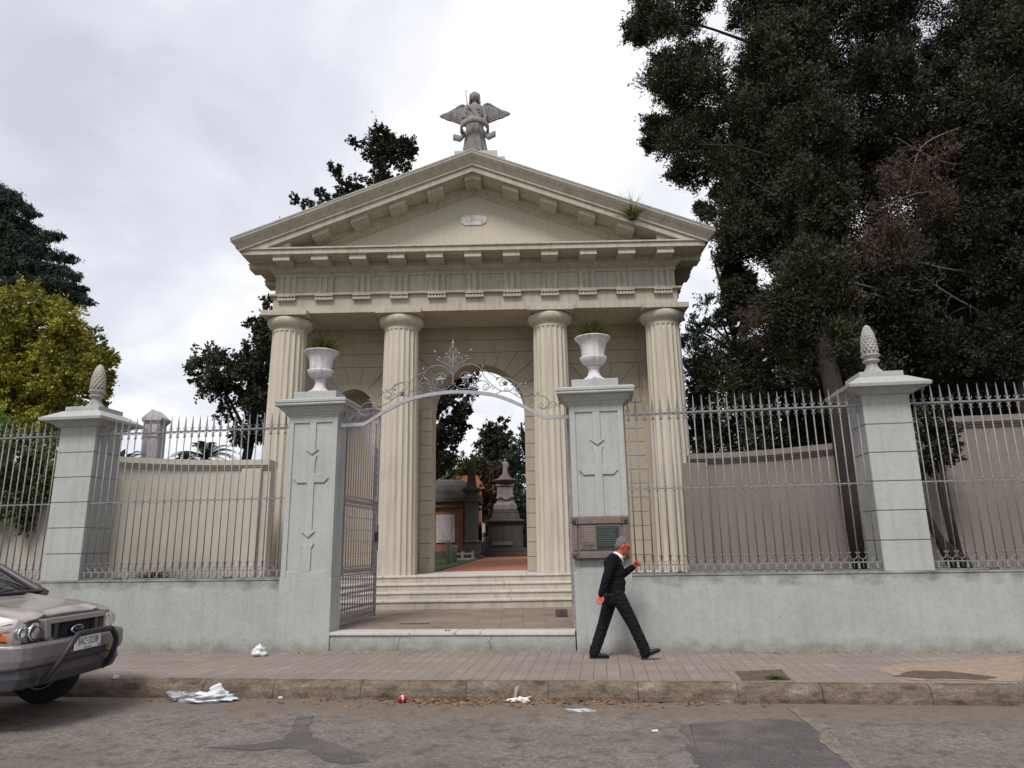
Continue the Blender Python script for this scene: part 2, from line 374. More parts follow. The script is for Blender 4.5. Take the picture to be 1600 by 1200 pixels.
rp = ramp(nt, nz(nt, pos(nt, (.6, 2, 1), AL), 1.2, 6), [(.42, (0,0,0)), (.6, (.55,.55,.55))]); nt.links.new(rp, mxn.inputs[0])
bc = mixc(nt, math_(nt, 'MULTIPLY', ramp(nt, nz(nt, pos(nt), 22, 7, .75), [(.52, (0,0,0)), (.72, (1,1,1))]), .5), bc, (.085, .068, .056))
bc = mixc(nt, ramp(nt, nz(nt, pos(nt, (.5, 1.2, 1)), 2.2, 7, .6), [(.44, (0,0,0)), (.62, (.85,.85,.85))]), bc, (.235, .19, .155))
nt.links.new(bc, b.inputs['Base Color']); b.inputs['Roughness'].default_value = .85; b.inputs['Specular IOR Level'].default_value = .25
bump(nt, b, math_(nt, 'ADD', math_(nt, 'MULTIPLY', br.outputs['Fac'], -1), nz(nt, pos(nt), 30, 5)), .5, .02); MT['pave'] = m
# --- red clay court tiles
m, nt, b = newmat('court_tiles'); p = pos(nt, (1, 1, 1), 0)
br = nt.nodes.new('ShaderNodeTexBrick'); nt.links.new(p, br.inputs['Vector']); br.offset = 0
for k_, v_ in (('Scale', 1.0), ('Mortar Size', .006), ('Mortar Smooth', .2), ('Brick Width', .4), ('Row Height', .4)): br.inputs[k_].default_value = v_
br.inputs['Color1'].default_value = (.22, .165, .13, 1); br.inputs['Color2'].default_value = (.27, .205, .165, 1); br.inputs['Mortar'].default_value = (.13, .10, .08, 1)
bc = mixc(nt, ramp(nt, nz(nt, pos(nt), 1.5, 7), [(.4, (0,0,0)), (.7, (.8,.8,.8))]), br.outputs['Color'], (.15, .11, .085))
nt.links.new(bc, b.inputs['Base Color']); b.inputs['Roughness'].default_value = .8; bump(nt, b, nz(nt, pos(nt), 30, 5), .3); MT['court'] = m
MT['gravel'] = simple('red_gravel', (.40, .15, .075), .95, 0, .45, 30, .8)
MT['soil'] = simple('bare_soil', (.13, .09, .065), .95, 0, .5, 12, .8)
MT['sand'] = simple('sandy_mortar_bed', (.34, .25, .19), .95, 0, .35, 9, .8)
MT['lawn'] = simple('lawn', (.075, .13, .03), .95, 0, .4, 25, .8)
def sheet(name, pts, mat, kind='structure', thick=0, z=None):
    mb = MB()
    pts = [Vector(p) for p in pts]
    mb.add(pts, [tuple(range(len(pts)))]); o = mb.build(name, mat); 
    if kind: o['kind'] = kind
    return o
sheet('ground', [(-1500, -1500, -.5), (1500, -1500, -.5), (1500, 1500, -.5), (-1500, 1500, -.5)], MT['lawn'])
sheet('road', [L(-60, KN-14, ZR), L(60, KN-14, ZR), L(60, KN+.05, ZR), L(-60, KN+.05, ZR)], MT['road'])
mb = MB()
S_ = [-60, -3.11-.35, .79+.35, 60]
mb.add([L(-60, KN+.12, .0), L(60, KN+.12, .0), L(60, .2, .0), L(-60, .2, .0)], [(0, 1, 2, 3)]); mb.build('pavement', MT['pave'])['kind'] = 'structure'
# kerb of cast lengths with a rounded worn nose
m, nt, b = newmat('worn_kerb'); p = pos(nt)
bc = ramp(nt, nz(nt, pos(nt, (1, 1, 2.5), AL), 3.2, 9, .7), [(.34, (.085, .062, .048)), (.48, (.19, .145, .112)), (.60, (.26, .205, .165)), (.70, (.42, .36, .31))])
bc = mixc(nt, math_(nt, 'MULTIPLY', ramp(nt, nz(nt, p, 38, 5, .8), [(.48, (0,0,0)), (.62, (1,1,1))]), .5), bc, (.07, .05, .04))
nt.links.new(bc, b.inputs['Base Color']); b.inputs['Roughness'].default_value = .92; b.inputs['Specular IOR Level'].default_value = .2
bump(nt, b, math_(nt, 'ADD', nz(nt, p, 45, 6, .75), math_(nt, 'MULTIPLY', nz(nt, p, 7, 5), 2)), .9, .03); MT['kerb2'] = m
mb = MB(); rg = random.Random(4); s = -22.0
while s < 22:
    ln = rg.uniform(.9, 1.3); dz = rg.uniform(-.006, .006); dn = rg.uniform(-.012, .012)
    prof = [(-.03, ZR-.1), (-.03, ZR+.05), (-.01, -.07), (.02, -.025), (.06, -.002), (.13, .006), (.13, ZR-.1)]
    a = [L(s+.0015, KN+n+dn, z+dz) for n, z in prof]; c = [L(s+ln-.0015, KN+n+dn, z+dz) for n, z in prof]; n_ = len(prof)
    mb.add(a+c, [tuple(range(n_)), tuple(range(2*n_-1, n_-1, -1))]+[(i, (i+1) % n_, (i+1) % n_+n_, i+n_) for i in range(n_)], False); s += ln
mb.build('kerb', MT['kerb2'], bevel=.008)['kind'] = 'structure'
# repairs and bare patches in the paving
def wob(pts, amp, seed, sub=5):
    rg = random.Random(seed); o = []
    for i, p in enumerate(pts):
        q = pts[(i+1) % len(pts)]
        for k in range(sub):
            t = k/sub; v = Vector(p).lerp(Vector(q), t); o.append(v+Vector((rg.uniform(-amp, amp), rg.uniform(-amp, amp), 0)))
    return o
def patch(name, px, z, mat, amp=.03, seed=1, kind='structure'): return sheet(name, wob([atz(x, y, z) for x, y in px], amp, seed), mat, kind)
patch('tar_stain', [(320,1168),(400,1162),(440,1156),(455,1140),(462,1122),(490,1118),(482,1135),(490,1152),(520,1160),(560,1175),(578,1190),(540,1194),(505,1188),(480,1170),(440,1168),(400,1172)], ZR+.004, MT['patch'], .012, 3)
patch('asphalt_patch', [(1062,1136),(1100,1128),(1160,1126),(1225,1124),(1262,1130),(1290,1150),(1310,1175),(1345,1205),(1400,1260),(1100,1260),(1085,1195),(1078,1165)], ZR+.004, MT['patch'], .045, 5)
patch('asphalt_crack', [(1232,1105),(1246,1103),(1262,1118),(1290,1132),(1300,1150),(1330,1172),(1352,1200),(1335,1202),(1310,1180),(1284,1160),(1278,1142),(1248,1122)], ZR+.007, simple('broken_asphalt', (.22, .18, .145), .95, 0, .5, 18, .8), .02, 8)
patch('dirt_patch', [(1370,1045),(1400,1037),(1480,1034),(1600,1024),(1600,1064),(1500,1063),(1420,1062),(1395,1056)], .004, MT['sand'], .03, 9)
patch('soil_patch', [(1395,1056),(1430,1047),(1500,1050),(1560,1058),(1540,1061),(1450,1060)], .008, MT['soil'], .03, 11)
patch('soil_patch', [(1148,1049),(1222,1046),(1236,1062),(1160,1063)], .005, MT['soil'], .008, 12)
# forecourt between the street wall and the steps, raised garden beds beyond
def strip(name, pts, z, mat): return sheet(name, [(x, y, z) for x, y in pts], mat)
strip('forecourt', [(-9.5, 12.62), (7.0, 10.82), (7.0, 16.0), (-9.5, 16.0)], .283, MT['court'])
mb = MB(); mb.box(-60, -6.75, 15.86, 19.3, -.4, .9); mb.box(4.5, 60, 15.86, 19.3, -.4, .9); 
mb.box(-60, -9.5, 12.7, 15.86, -.4, .9); mb.box(7.0, 60, 10.9, 15.86, -.4, .9)
mb.build('garden_earth', MT['soil'])['kind'] = 'structure'
GZ = lambda y: .955 + .025*(y-19.3)
sheet('cemetery_lawn', [(-120, 19.3, .94), (120, 19.3, .94), (120, 160, GZ(160)-.015), (-120, 160, GZ(160)-.015)], MT['lawn'])
def pth(x0, y0, x1, y1, x2, y2, x3, y3, up=.004): return [(x, y, GZ(y)+up) for x, y in ((x0, y0), (x1, y1), (x2, y2), (x3, y3))]
sheet('gravel_path', pth(-2.3, 19.31, 2.6, 19.31, 3.8, 31, -1.45, 29.6), MT['gravel'])
mb = MB(); a, c = Vector((-2.36, 19.35, GZ(19.35))), Vector((-1.5, 29.6, GZ(29.6)))
for i in range(14):
    p0 = a.lerp(c, i/14+.004); p1 = a.lerp(c, (i+1)/14-.004)
    mb.add([p0+Vector((-.09, 0, -.05)), p0+Vector((.03, 0, -.05)), p0+Vector((.03, 0, .045)), p0+Vector((-.09, 0, .045)), p1+Vector((-.09, 0, -.05)), p1+Vector((.03, 0, -.05)), p1+Vector((.03, 0, .045)), p1+Vector((-.09, 0, .045))], [(0,1,2,3),(7,6,5,4),(0,4,5,1),(1,5,6,2),(2,6,7,3),(3,7,4,0)])
mb.build('path_edging', MT['kerb'])['kind'] = 'structure'

# ============================================================ street wall
def bwall(s0, s1, label):
    r = Lroot('boundary_wall', s0); tag(r, label, 'wall'); w_ = s1-s0
    mb = MB(); mb.box(0, w_, .0, .34, -.02, 1.10); mb.build('wall', MT['gated'], r, bevel=.008)
    mb = MB(); mb.box(0, w_, -.012, .352, 1.10, 1.13); mb.build('coping', MT['gated'], r, bevel=.006)
    return r
bwall(-22, -4.012, 'low pale green rendered wall carrying the iron railings behind the silver pickup')
bwall(1.70, 20, 'low pale green rendered wall with damp stains to the right of the walking man')
# threshold
r = Lroot('threshold_slab', -3.135); tag(r, 'cracked marble slab step lying across the open gateway', 'step')
mb = MB(); mb.box(.004, 3.93, .03, .5, -.02, .238); mb.build('riser', MT['gated'], r)
mb = MB(); xs = [0, 1.32, 2.05, 2.45, 3.93]
for i, (a, c) in enumerate(zip(xs, xs[1:])): mb.box(a+.006, c-.003, -.0+(.004*(i % 2)), .42, .238+.002*(i % 3), .284+.003*(i % 2))
mb.build('marble_tread', MT['marble'], r, bevel=.006)
tb = MB(); 
pts = [(2.60, .02), (2.62, .07), (2.585, .12), (2.60, .16), (2.63, .20), (2.62, .236)]
tb.tube([(x, .029, z) for x, z in pts], .004, 5); tb.tube([(1.12, .029, .02), (1.14, .029, .1), (1.17, .029, .235)], .003, 5)
tb.build('crack', simple('crack_shadow', (.07, .065, .06), .95), r)

def px2(x, z, pl): return x, z
CROSS_TOP = [(-.062, 3.705), (.058, 3.705), (.058, 3.235), (.118, 3.245), (0, 3.155), (-.118, 3.245), (-.062, 3.235)]
CROSS_MID = [(-.095, 3.145), (-.045, 3.10), (0, 3.13), (.045, 3.10), (.095, 3.145), (.068, 3.06), (.062, 2.83), (.235, 2.835), (.312, 2.755), (.235, 2.675), (.062, 2.68),
             (.064, 1.885), (.118, 1.875), (0, 1.775), (-.118, 1.875), (-.064, 1.885), (-.062, 2.68), (-.235, 2.675), (-.312, 2.755), (-.235, 2.835), (-.062, 2.83), (-.068, 3.06)]
CROSS_LOW = [(-.110, 1.685), (-.05, 1.64), (0, 1.665), (.05, 1.64), (.110, 1.685), (.07, 1.60), (.066, 1.235), (-.066, 1.235), (-.07, 1.60)]
def gate_pillar(s, label, low):
    r = Lroot('gate_pillar', s); tag(r, label, 'pillar'); h = .44
    mb = MB(); mb.box(-.445, .445, -.012, .45, -.02, 1.13); mb.build('base', MT['gate'], r, bevel=.008)
    mb = MB(); mb.box(-.435, .435, .02, .44, 1.13, 3.80)
    # raised borders round a sunk panel on the street face
    for a, b_, c, d in ((-.435, -.345, 1.13, 3.80), (.345, .435, 1.13, 3.80)): mb.box(a, b_, -.004, .02, c, d)
    mb.box(-.345, .345, -.004, .02, 3.705, 3.80); mb.box(-.345, .345, -.004, .02, 1.13, 1.235)
    mb.build('shaft', MT['gate'], r, bevel=.006)
    mb = MB()
    for P in (CROSS_TOP, CROSS_MID) + ((CROSS_LOW,) if low else ()): mb.prism(P, -.006, .02)
    mb.build('cross_relief', MT['gate'], r, bevel=.006)
    mb = MB(); k_ = [(.445, 3.80), (.452, 3.83), (.47, 3.835), (.475, 3.86), (.50, 3.88), (.545, 3.93), (.575, 3.96), (.575, 3.975), (.62, 3.98), (.632, 4.00), (.62, 4.03), (.635, 4.035), (.635, 4.075), (.60, 4.10), (.45, 4.13)]
    mb.stack(0, .22, [(a, a-.215, z) for a, z in k_])
    mb.build('cap', MT['gate'], r, bevel=.004)
    mb = MB(); mb.box(-.385, .385, .0, .44, 4.12, 4.26); mb.build('top_block', MT['gate'], r, bevel=.01)
    return r
gate_pillar(-3.57, 'tall gate pillar with full raised cross, left of the steps', True)
gate_pillar(1.26, 'tall gate pillar carrying the stone plaque behind the walking man', False)
def outer_pillar(s, label):
    r = Lroot('wall_pillar', s); tag(r, label, 'pillar')
    mb = MB(); z = 1.13
    for i in range(6):
        mb.box(-.352, .352, .0, .70, z+(.0 if i == 0 else .012), z+.438); 
        if i: mb.box(-.335, .335, .017, .683, z-.002, z+.014)
        z += .44
    mb.build('shaft', MT['gate'], r, bevel=.006)
    mb = MB(); mb.stack(0, .35, [(.355, .355, 3.765), (.365, .365, 3.79), (.40, .40, 3.80), (.43, .43, 3.83), (.50, .50, 3.87), (.545, .545, 3.885), (.60, .60, 3.89), (.61, .61, 3.94), (.59, .59, 3.955), (.36, .36, 4.09), (.33, .33, 4.10), (.33, .33, 4.18)])
    mb.build('cap', MT['gate'], r, bevel=.005)
    rg = random.Random(int(s*7)); mb = MB()
    mb.lathe([(.19, 4.18), (.19, 4.215), (.165, 4.23), (.135, 4.26), (.10, 4.31), (.085, 4.36), (.09, 4.39), (.125, 4.41), (.13, 4.435), (.10, 4.45), (.105, 4.47), (.14, 4.50), (.15, 4.52), (.13, 4.535)], 0, .35, 24)
    mb.build('finial_stem', MT['pine'], r)
    mb = MB(); mb.lathe([(.08, 4.52), (.102, 4.56), (.115, 4.62), (.117, 4.69), (.107, 4.80), (.092, 4.91), (.055, 5.00), (.022, 5.04), (.005, 5.045)], 0, .35, 20)
    for j in range(10):                       # overlapping scales
        z = 4.555+j*.048; t = (z-4.53)/.51; rr = .115*math.sin(PI*min(1, (.35+.65*t)))**.65 if t > .23 else .108+.09*t
        for k in range(11):
            a = 2*PI*(k+.5*(j % 2))/11; mb.ball((rr*math.cos(a)*.95, .35+rr*math.sin(a)*.95, z), (.024, .024, .03), 7, 5)
    mb.build('pine_cone', MT['pine'], r)
    return r
outer_pillar(-7.975, 'grooved wall pillar with stone pine cone, nearest the pickup')
outer_pillar(5.76, 'grooved wall pillar with slender pine cone under the dark trees')

# ============================================================ railings
def arc(cx, cz, r, a0, a1, n=8, y=0): return [(cx+r*math.cos(a0+(a1-a0)*i/n), y, cz+r*math.sin(a0+(a1-a0)*i/n)) for i in range(n+1)]
pk = MB()
pk.tube([(0, 0, 1.135), (0, 0, 3.64)], .0105, 6)
pk.lathe([(.010, 3.64), (.022, 3.655), (.024, 3.67), (.012, 3.69), (.018, 3.72), (.016, 3.76), (.009, 3.86), (.002, 3.93)], 0, 0, 6)
for sg in (-1, 1): pk.tube([(0, 0, 3.675), (sg*.02, 0, 3.69), (sg*.036, 0, 3.705), (sg*.04, 0, 3.725)], [.008, .008, .007, .003], 5)
for z in (2.39, 1.19, 3.55): pk.lathe([(.010, z), (.019, z+.008), (.019, z+.02), (.010, z+.03)], 0, 0, 6)
pk.lathe([(.010, 2.455), (.017, 2.462), (.010, 2.49)], 0, 0, 6)
pk.lathe([(.011, 1.155), (.024, 1.17), (.024, 1.185), (.013, 1.20), (.020, 1.225), (.011, 1.25)], 0, 0, 6)
PK = None
def railing(s0, s1, label, n=None):
    global PK
    r = Lroot('iron_railing', s0, .05); tag(r, label, 'railing', 'iron railings along the street wall'); w_ = s1-s0
    n = n or round(w_/.134); d = w_/n
    for nm, z, t, q in (('middle_rail', 2.435, .010, .014), ('foot_rail', 1.148, .008, .012)):
        mb = MB(); mb.box(0, w_, -q, q, z-t, z+t); mb.build(nm, MT['iron'], r)
    for i in range(n):
        x = (i+.5)*d
        if PK is None: o = pk.build('picket', MT['iron'], r); PK = o.data
        else: o = bpy.data.objects.new('picket', PK); col.objects.link(o); o.parent = r
        o.location = (x, 0, 0); o.rotation_euler.y = random.Random(i+int(s0*10)).uniform(-.0012, .0012)
    mb = MB(); mb.box(0, w_, -.018, .018, 3.635, 3.661); lo = MB(); lo.box(0, w_, -.012, .012, 1.254, 1.270)
    for i in range(n-1):                     # drops and arches hung under the top rail, rising from the bottom rail
        x = (i+1)*d; h = d/2
        mb.tube(arc(x, 3.575, h-.012, 0, PI, 8), .006, 5); mb.tube([(x, 0, 3.575+h-.015), (x, 0, 3.645)], .006, 5)
        for sg in (-1, 1): mb.tube([(x+sg*(h-.012), 0, 3.58), (x+sg*(h-.02), 0, 3.55), (x+sg*(h-.035), 0, 3.555)], .005, 4)
        lo.tube(arc(x, 1.36, h-.012, PI, 2*PI, 8), .006, 5); lo.tube([(x, 0, 1.31), (x, 0, 1.17)], .006, 5)
        for sg in (-1, 1): lo.tube([(x+sg*(h-.012), 0, 1.355), (x+sg*(h-.02), 0, 1.40), (x+sg*(h-.04), 0, 1.405)], .005, 4)
    for i in range(n):
        x = (i+.5)*d
        for sg in (-1, 1): lo.tube([(x, 0, 1.26), (x, 0, 1.37), (x+sg*.012, 0, 1.40), (x+sg*.026, 0, 1.415)], [.006, .007, .006, .003], 4); mb.tube([(x, 0, 3.64), (x, 0, 3.57), (x+sg*.018, 0, 3.545), (x+sg*.02, 0, 3.53)], [.006, .007, .006, .003], 4)
    mb.build('top_rail', MT['iron'], r); lo.build('bottom_rail', MT['iron'], r)
    for x in ((w_*.2), (w_*.75)):
        mb = MB(); mb.tube([(x-.06, -.02, 1.132), (x-.05, -.04, 1.155), (x+.05, -.04, 1.155), (x+.06, -.02, 1.132)], .008, 5); mb.build('foot_clamp', MT['rust'], r)
    return r
railing(-7.615, -4.02, 'spiked iron railing between the pine cone pillar near the pickup and the crossed gate pillar')
railing(-12.6, -8.335, 'spiked iron railing in front of the ivy, above the pickup')
railing(1.71, 5.40, 'spiked iron railing over the wall between the plaque pillar and the right pine cone pillar')
railing(6.12, 10.2, 'spiked iron railing at the right edge in front of the dark tree trunks')

# ============================================================ plaque on the right pillar
r = Lroot('stone_plaque', 1.26, -.02); tag(r, 'brown stone memorial plaque with green inscription plate, on the pillar behind the man', 'plaque')
mb = MB(); mb.box(-.44, .42, -.05, .02, 1.36, 2.02); mb.build('slab', MT['stone'], r, bevel=.008)
mb = MB()
for a, c, e, f_ in ((-.36, .32, 1.90, 2.005), (-.36, .32, 1.375, 1.475), (-.46, -.375, 1.49, 1.885), (.335, .425, 1.49, 1.885)): mb.box(a, c, -.085, -.048, e, f_)
mb.build('border_bars', MT['stone'], r, bevel=.01)
mb = MB(); mb.box(-.34, .305, -.066, -.05, 1.505, 1.885); mb.build('tablet', simple('carved_brown_tablet', (.17, .135, .115), .85, 0, .35, 18, .7), r, bevel=.004)
mb = MB(); mb.box(-.075, .27, -.080, -.066, 1.53, 1.865); mb.build('green_plate', MT['green'], r, bevel=.004)
mb = MB()
for i in range(9):
    z = 1.84-i*.033; mb.box(-.055, .25-(i*37 % 5)*.012, -.0835, -.080, z-.006, z+.006)
mb.build('inscription_lines', simple('worn_inscription', (.075, .095, .085), .7), r)
for x in (-.42, .38):
    for z in (1.955, 1.425):
        mb = MB(); mb.box(x-.055, x+.055, -.10, -.05, z-.055, z+.055); o = mb.build('corner_block', MT['stone'], r, bevel=.008)
        mb = MB(); mb.box(x-.033, x+.033, -.115, -.10, z-.033, z+.033); mb.ball((x, -.118, z), .02, 8, 6); mb.build('boss', MT['tomb'], o, bevel=.003)
def text(name, s, size, loc, mat, parent, depth=.004, rot=(PI/2, 0, 0), align='CENTER', sx=1):
    cu = bpy.data.curves.new(name, 'FONT'); cu.body = s; cu.size = size; cu.extrude = depth; cu.align_x = align; cu.align_y = 'CENTER'
    o = bpy.data.objects.new(name, cu); col.objects.link(o); bpy.context.view_layer.update()
    me = bpy.data.meshes.new_from_object(o.evaluated_get(bpy.context.evaluated_depsgraph_get())); bpy.data.objects.remove(o)
    me.materials.clear(); me.materials.append(mat); o = bpy.data.objects.new(name, me); col.objects.link(o); o.parent = parent
    o.location = loc; o.rotation_euler = rot; o.scale = (sx, 1, 1); return o
text('carved_letters', 'IMP', .085, (-.215, -.068, 1.56), simple('carved_letter_stone', (.10, .078, .065), .9), r, .004, sx=1.25)
mb = MB(); rg = random.Random(3)
for i in range(9):
    z = 1.86-i*.027
    x = -.31+rg.uniform(0, .05)
    while x < -.12: q = rg.uniform(.012, .03); mb.box(x, x+q, -.070, -.066, z-.007, z+.007); x += q+.008
mb.build('worn_relief', simple('worn_relief_stone', (.30, .25, .22), .9), r)

# ============================================================ urns with plants
def urn(s, label, seed, k=1.):
    r = Lroot('stone_urn', s, .22, 4.255); tag(r, label, 'urn')
    q = .88; F = lambda P: [(a*q, z*.92) for a, z in P]
    mb = MB(); mb.lathe(F([(.20, 0), (.215, .02), (.205, .045), (.16, .07), (.12, .12), (.10, .19), (.098, .245), (.115, .255), (.125, .27), (.115, .285), (.09, .29)]), n=48, rip=lambda a, z: 1+.09*math.cos(12*a)*max(0, 1-z/.2)); mb.build('foot', MT['urn'], r)
    mb = MB(); mb.lathe(F([(.09, .285), (.15, .31), (.215, .36), (.245, .43), (.25, .46), (.235, .465)]), n=64, rip=lambda a, z: 1+.035*abs(math.cos(8*a))); mb.build('lower_bowl', MT['urn'], r)
    mb = MB(); mb.lathe(F([(.215, .45), (.215, .50), (.22, .58), (.24, .68), (.275, .76), (.315, .80), (.34, .815), (.345, .835), (.315, .845), (.27, .83), (.24, .80)]), n=64, rip=lambda a, z: 1+.02*abs(math.cos(10*a))); mb.build('bowl', MT['urn'], r)
    mb = MB(); mb.lathe(F([(.01, .78), (.25, .80), (.15, .83), (.01, .85)]), n=20); mb.build('soil', MT['soil'], r)
    return r
urn(-3.575, 'flaking white stone urn with a low green tuft, left gate pillar', 1)
urn(1.255, 'white stone urn overflowing with long dry stems, right gate pillar', 2)
MT['tuft'] = leafmat('tuft_leaf', (.05, .065, .02), (.20, .22, .07), .2); MT['tuftdry'] = leafmat('dry_stem', (.13, .09, .06), (.26, .19, .13), .15)
def tuft(name, label, cat, loc, n, h, spread, mat, seed, parts=None, rz=0, wd=.012):
    r = empty(name, loc, rz); tag(r, label, cat)
    for nm, n_, h_, sp, mt, w_, dr in (parts or [('blades', n, h, spread, mat, wd, .5)]):
        rg = random.Random(seed); mb = MB(); tv = []
        for i in range(n_):
            a = rg.uniform(0, 2*PI); l = h_*rg.uniform(.35, 1); q = rg.uniform(0, .5)*sp; p = Vector((math.cos(a)*q*.6, math.sin(a)*q*.6, 0)); d = Vector((math.cos(a), math.sin(a), 0))*sp*rg.uniform(.2, 1.2)
            P = [p+d*t*t*1.0+Vector((0, 0, l*(t-dr*t*t*rg.uniform(.4, 1.1)))) for t in (0, .35, .7, 1)]
            sd = Vector((-math.sin(a), math.cos(a), 0)).normalized()*w_; sd.z = w_*rg.uniform(-.5, .5)
            v = []; 
            for j, x in enumerate(P): f_ = (1, .9, .6, .1)[j]; v += [x-sd*f_, x+sd*f_]
            mb.add(v, [(0, 1, 3, 2), (2, 3, 5, 4), (4, 5, 7, 6)]); t_ = rg.random(); tv += [t_]*3
        o = mb.build(nm, mt, r, fix=False); attr_tint(o.data, tv); seed += 1
    return r
tuft('grass_tuft', 'short green tuft growing in the left urn', 'plant', L(-3.575, .22, 5.0), 0, 0, 0, None, 5,
     [('green_blades', 520, .46, .34, MT['tuft'], .009, .42), ('dry_stems', 60, .60, .36, MT['tuftdry'], .004, .3)])
tuft('wild_plant', 'tangle of green leaves and long dry stems sprouting from the right urn', 'plant', L(1.255, .22, 5.0), 0, 0, 0, None, 9,
     [('green_blades', 560, .46, .34, MT['tuft'], .008, .42), ('dry_stems', 130, .70, .42, MT['tuftdry'], .005, .25), ('long_stems', 18, .85, .85, MT['tuftdry'], .004, .35)])
tuft('dry_shrub', 'small dry shrub at the foot of the pale curved wall', 'plant', at(238, 912, 12.9), 300, .40, .42, MT['tuftdry'], 15, wd=.012)
# ============================================================ iron arch over the gateway
def spiral(cx, cz, r, a0, turns, sg=1, shrink=.12, n=None):
    n = n or int(18*turns)+2; return [(cx+(r*(1-(1-shrink)*i/n))*math.cos(a0+sg*2*PI*turns*i/n), 0, cz+(r*(1-(1-shrink)*i/n))*math.sin(a0+sg*2*PI*turns*i/n)) for i in range(n+1)]
def smooth(P, k=5):
    P = [Vector(p) for p in P]; o = []
    for i in range(len(P)-1):
        a, b, c, d = P[max(i-1, 0)], P[i], P[i+1], P[min(i+2, len(P)-1)]
        for j in range(k):
            t = j/k; o.append(.5*((2*b)+(c-a)*t+(2*a-5*b+4*c-d)*t*t+(3*b-a-3*c+d)*t**3))
    return o+[P[-1]]
r = Lroot('iron_gate_arch', -1.150, .10); tag(r, 'curved iron band with scrolls, stars and a spear finial spanning the gateway', 'gate arch')
band = [(-1.955, 3.655), (-1.66, 3.66), (-1.52, 3.675), (-1.21, 3.86), (-.81, 4.045), (-.49, 4.12), (-.16, 4.155), (0, 4.16), (.16, 4.155), (.49, 4.12), (.81, 4.045), (1.21, 3.86), (1.52, 3.675), (1.66, 3.66), (1.955, 3.655)]
pts = [(p.x, p.z) for p in smooth([(x, 0, z) for x, z in band], 4)]
mb = MB()
for (x0, z0), (x1, z1) in zip(pts, pts[1:]):
    if x1-x0 < 1e-4: continue
    mb.add([(x0, -.022, z0-.03), (x1, -.022, z1-.03), (x1, .022, z1-.03), (x0, .022, z0-.03), (x0, -.022, z0+.03), (x1, -.022, z1+.03), (x1, .022, z1+.03), (x0, .022, z0+.03)], [(3,2,1,0),(4,5,6,7),(0,1,5,4),(2,3,7,6)])
mb.build('band', simple('pale_lilac_iron', (.38, .36, .39), .45, .1, .2, 12), r)
U = .00253; Z0 = 4.19
def q(x, y): return ((x-787)*U, 0, Z0+(385-y)*U)
curves = [
 [q(787,380), q(789,330), q(790,285), q(800,240), q(830,205), q(878,178)],
 [q(790,280), q(835,225), q(880,208), q(930,212), q(975,240), q(1005,300), q(1050,355), q(1110,400), q(1170,408)],
 [q(787,300), q(798,345), q(830,372), q(875,378), q(910,358), q(926,320), q(912,280), q(875,262), q(845,275), q(835,300)],
 [q(905,372), q(935,350), q(955,318), q(975,290)],
 [q(1170,408), q(1200,385), q(1207,350), q(1185,325), q(1150,318), q(1118,330), q(1105,352), q(1120,372)],
 [q(975,250), q(1010,258), q(1060,290), q(1085,310), q(1140,312), q(1180,330), q(1230,365)],
 [q(1075,425), q(1120,405), q(1170,408), q(1240,455), q(1300,470), q(1345,440)],
 [q(1200,408), q(1235,378), q(1270,378), q(1305,400), q(1330,430)],
 [q(1300,470), q(1345,448), q(1395,450), q(1430,480), q(1430,515), q(1405,535), q(1375,525)],
 [q(905,375), q(930,385), q(950,375)], [q(940,345), q(975,325), q(1015,335), q(1035,365), q(1020,392), q(990,390)],
 [q(790,235), q(800,215), q(830,195), q(850,170), q(838,150), q(815,148), q(800,165), q(803,185), q(820,188)],
 [q(787,240), q(793,180), q(810,140), q(806,110), q(792,98)],
 [q(1430,520), q(1440,495), q(1465,490), q(1480,510), q(1470,530)],
 [q(1230,365), q(1215,400), q(1250,425), q(1262,400)],
]
spirals = [(1012, 372, 26, 0, 1.3, 1), (938, 372, 18, PI, 1.2, -1), (815, 172, 20, 0, 1.2, 1), (1385, 515, 28, 0, 1.4, -1), (1440, 515, 22, PI, 1.3, 1), (1150, 400, 18, 0, 1.2, 1), (1060, 380, 18, PI, 1.2, -1), (1225, 425, 20, 0, 1.2, 1), (1495, 520, 16, PI, 1.1, -1), (806, 118, 14, 0, 1.1, 1), (806, 90, 9, 0, 1.1, -1), (1320, 480, 16, 0, 1.1, 1)]
buds = [(878, 178, 35), (993, 240, 90), (970, 305, 55), (1080, 325, 30), (1235, 368, 20), (1350, 435, 25), (905, 120, 60), (820, 135, 40), (1190, 372, 90), (1275, 372, 60), (868, 160, 40)]
mb = MB(); bd = MB()
def bud(x, z, ang, l=.075, w_=.017):
    c, s_ = math.cos(ang), math.sin(ang); bd.tube([(x, 0, z), (x+c*l*.3, 0, z+s_*l*.3), (x+c*l*.55, 0, z+s_*l*.55), (x+c*l, 0, z+s_*l)], [.004, w_, w_*.8, .001], 6, flat=.6)
for sg in (1, -1):
    for c in curves: mb.tube([(sg*p.x, 0, p.z) for p in smooth(c, 4)], .0075, 5)
    for x, y, rr, a0, t, d in spirals:
        c = q(x, y); mb.tube([(sg*p[0], 0, p[2]) for p in spiral(c[0], c[2], rr*U, a0, t, d)], .0062, 5)
    for x, y, a in buds:
        c = q(x, y); bud(sg*c[0], c[2], R(a) if sg > 0 else PI-R(a))
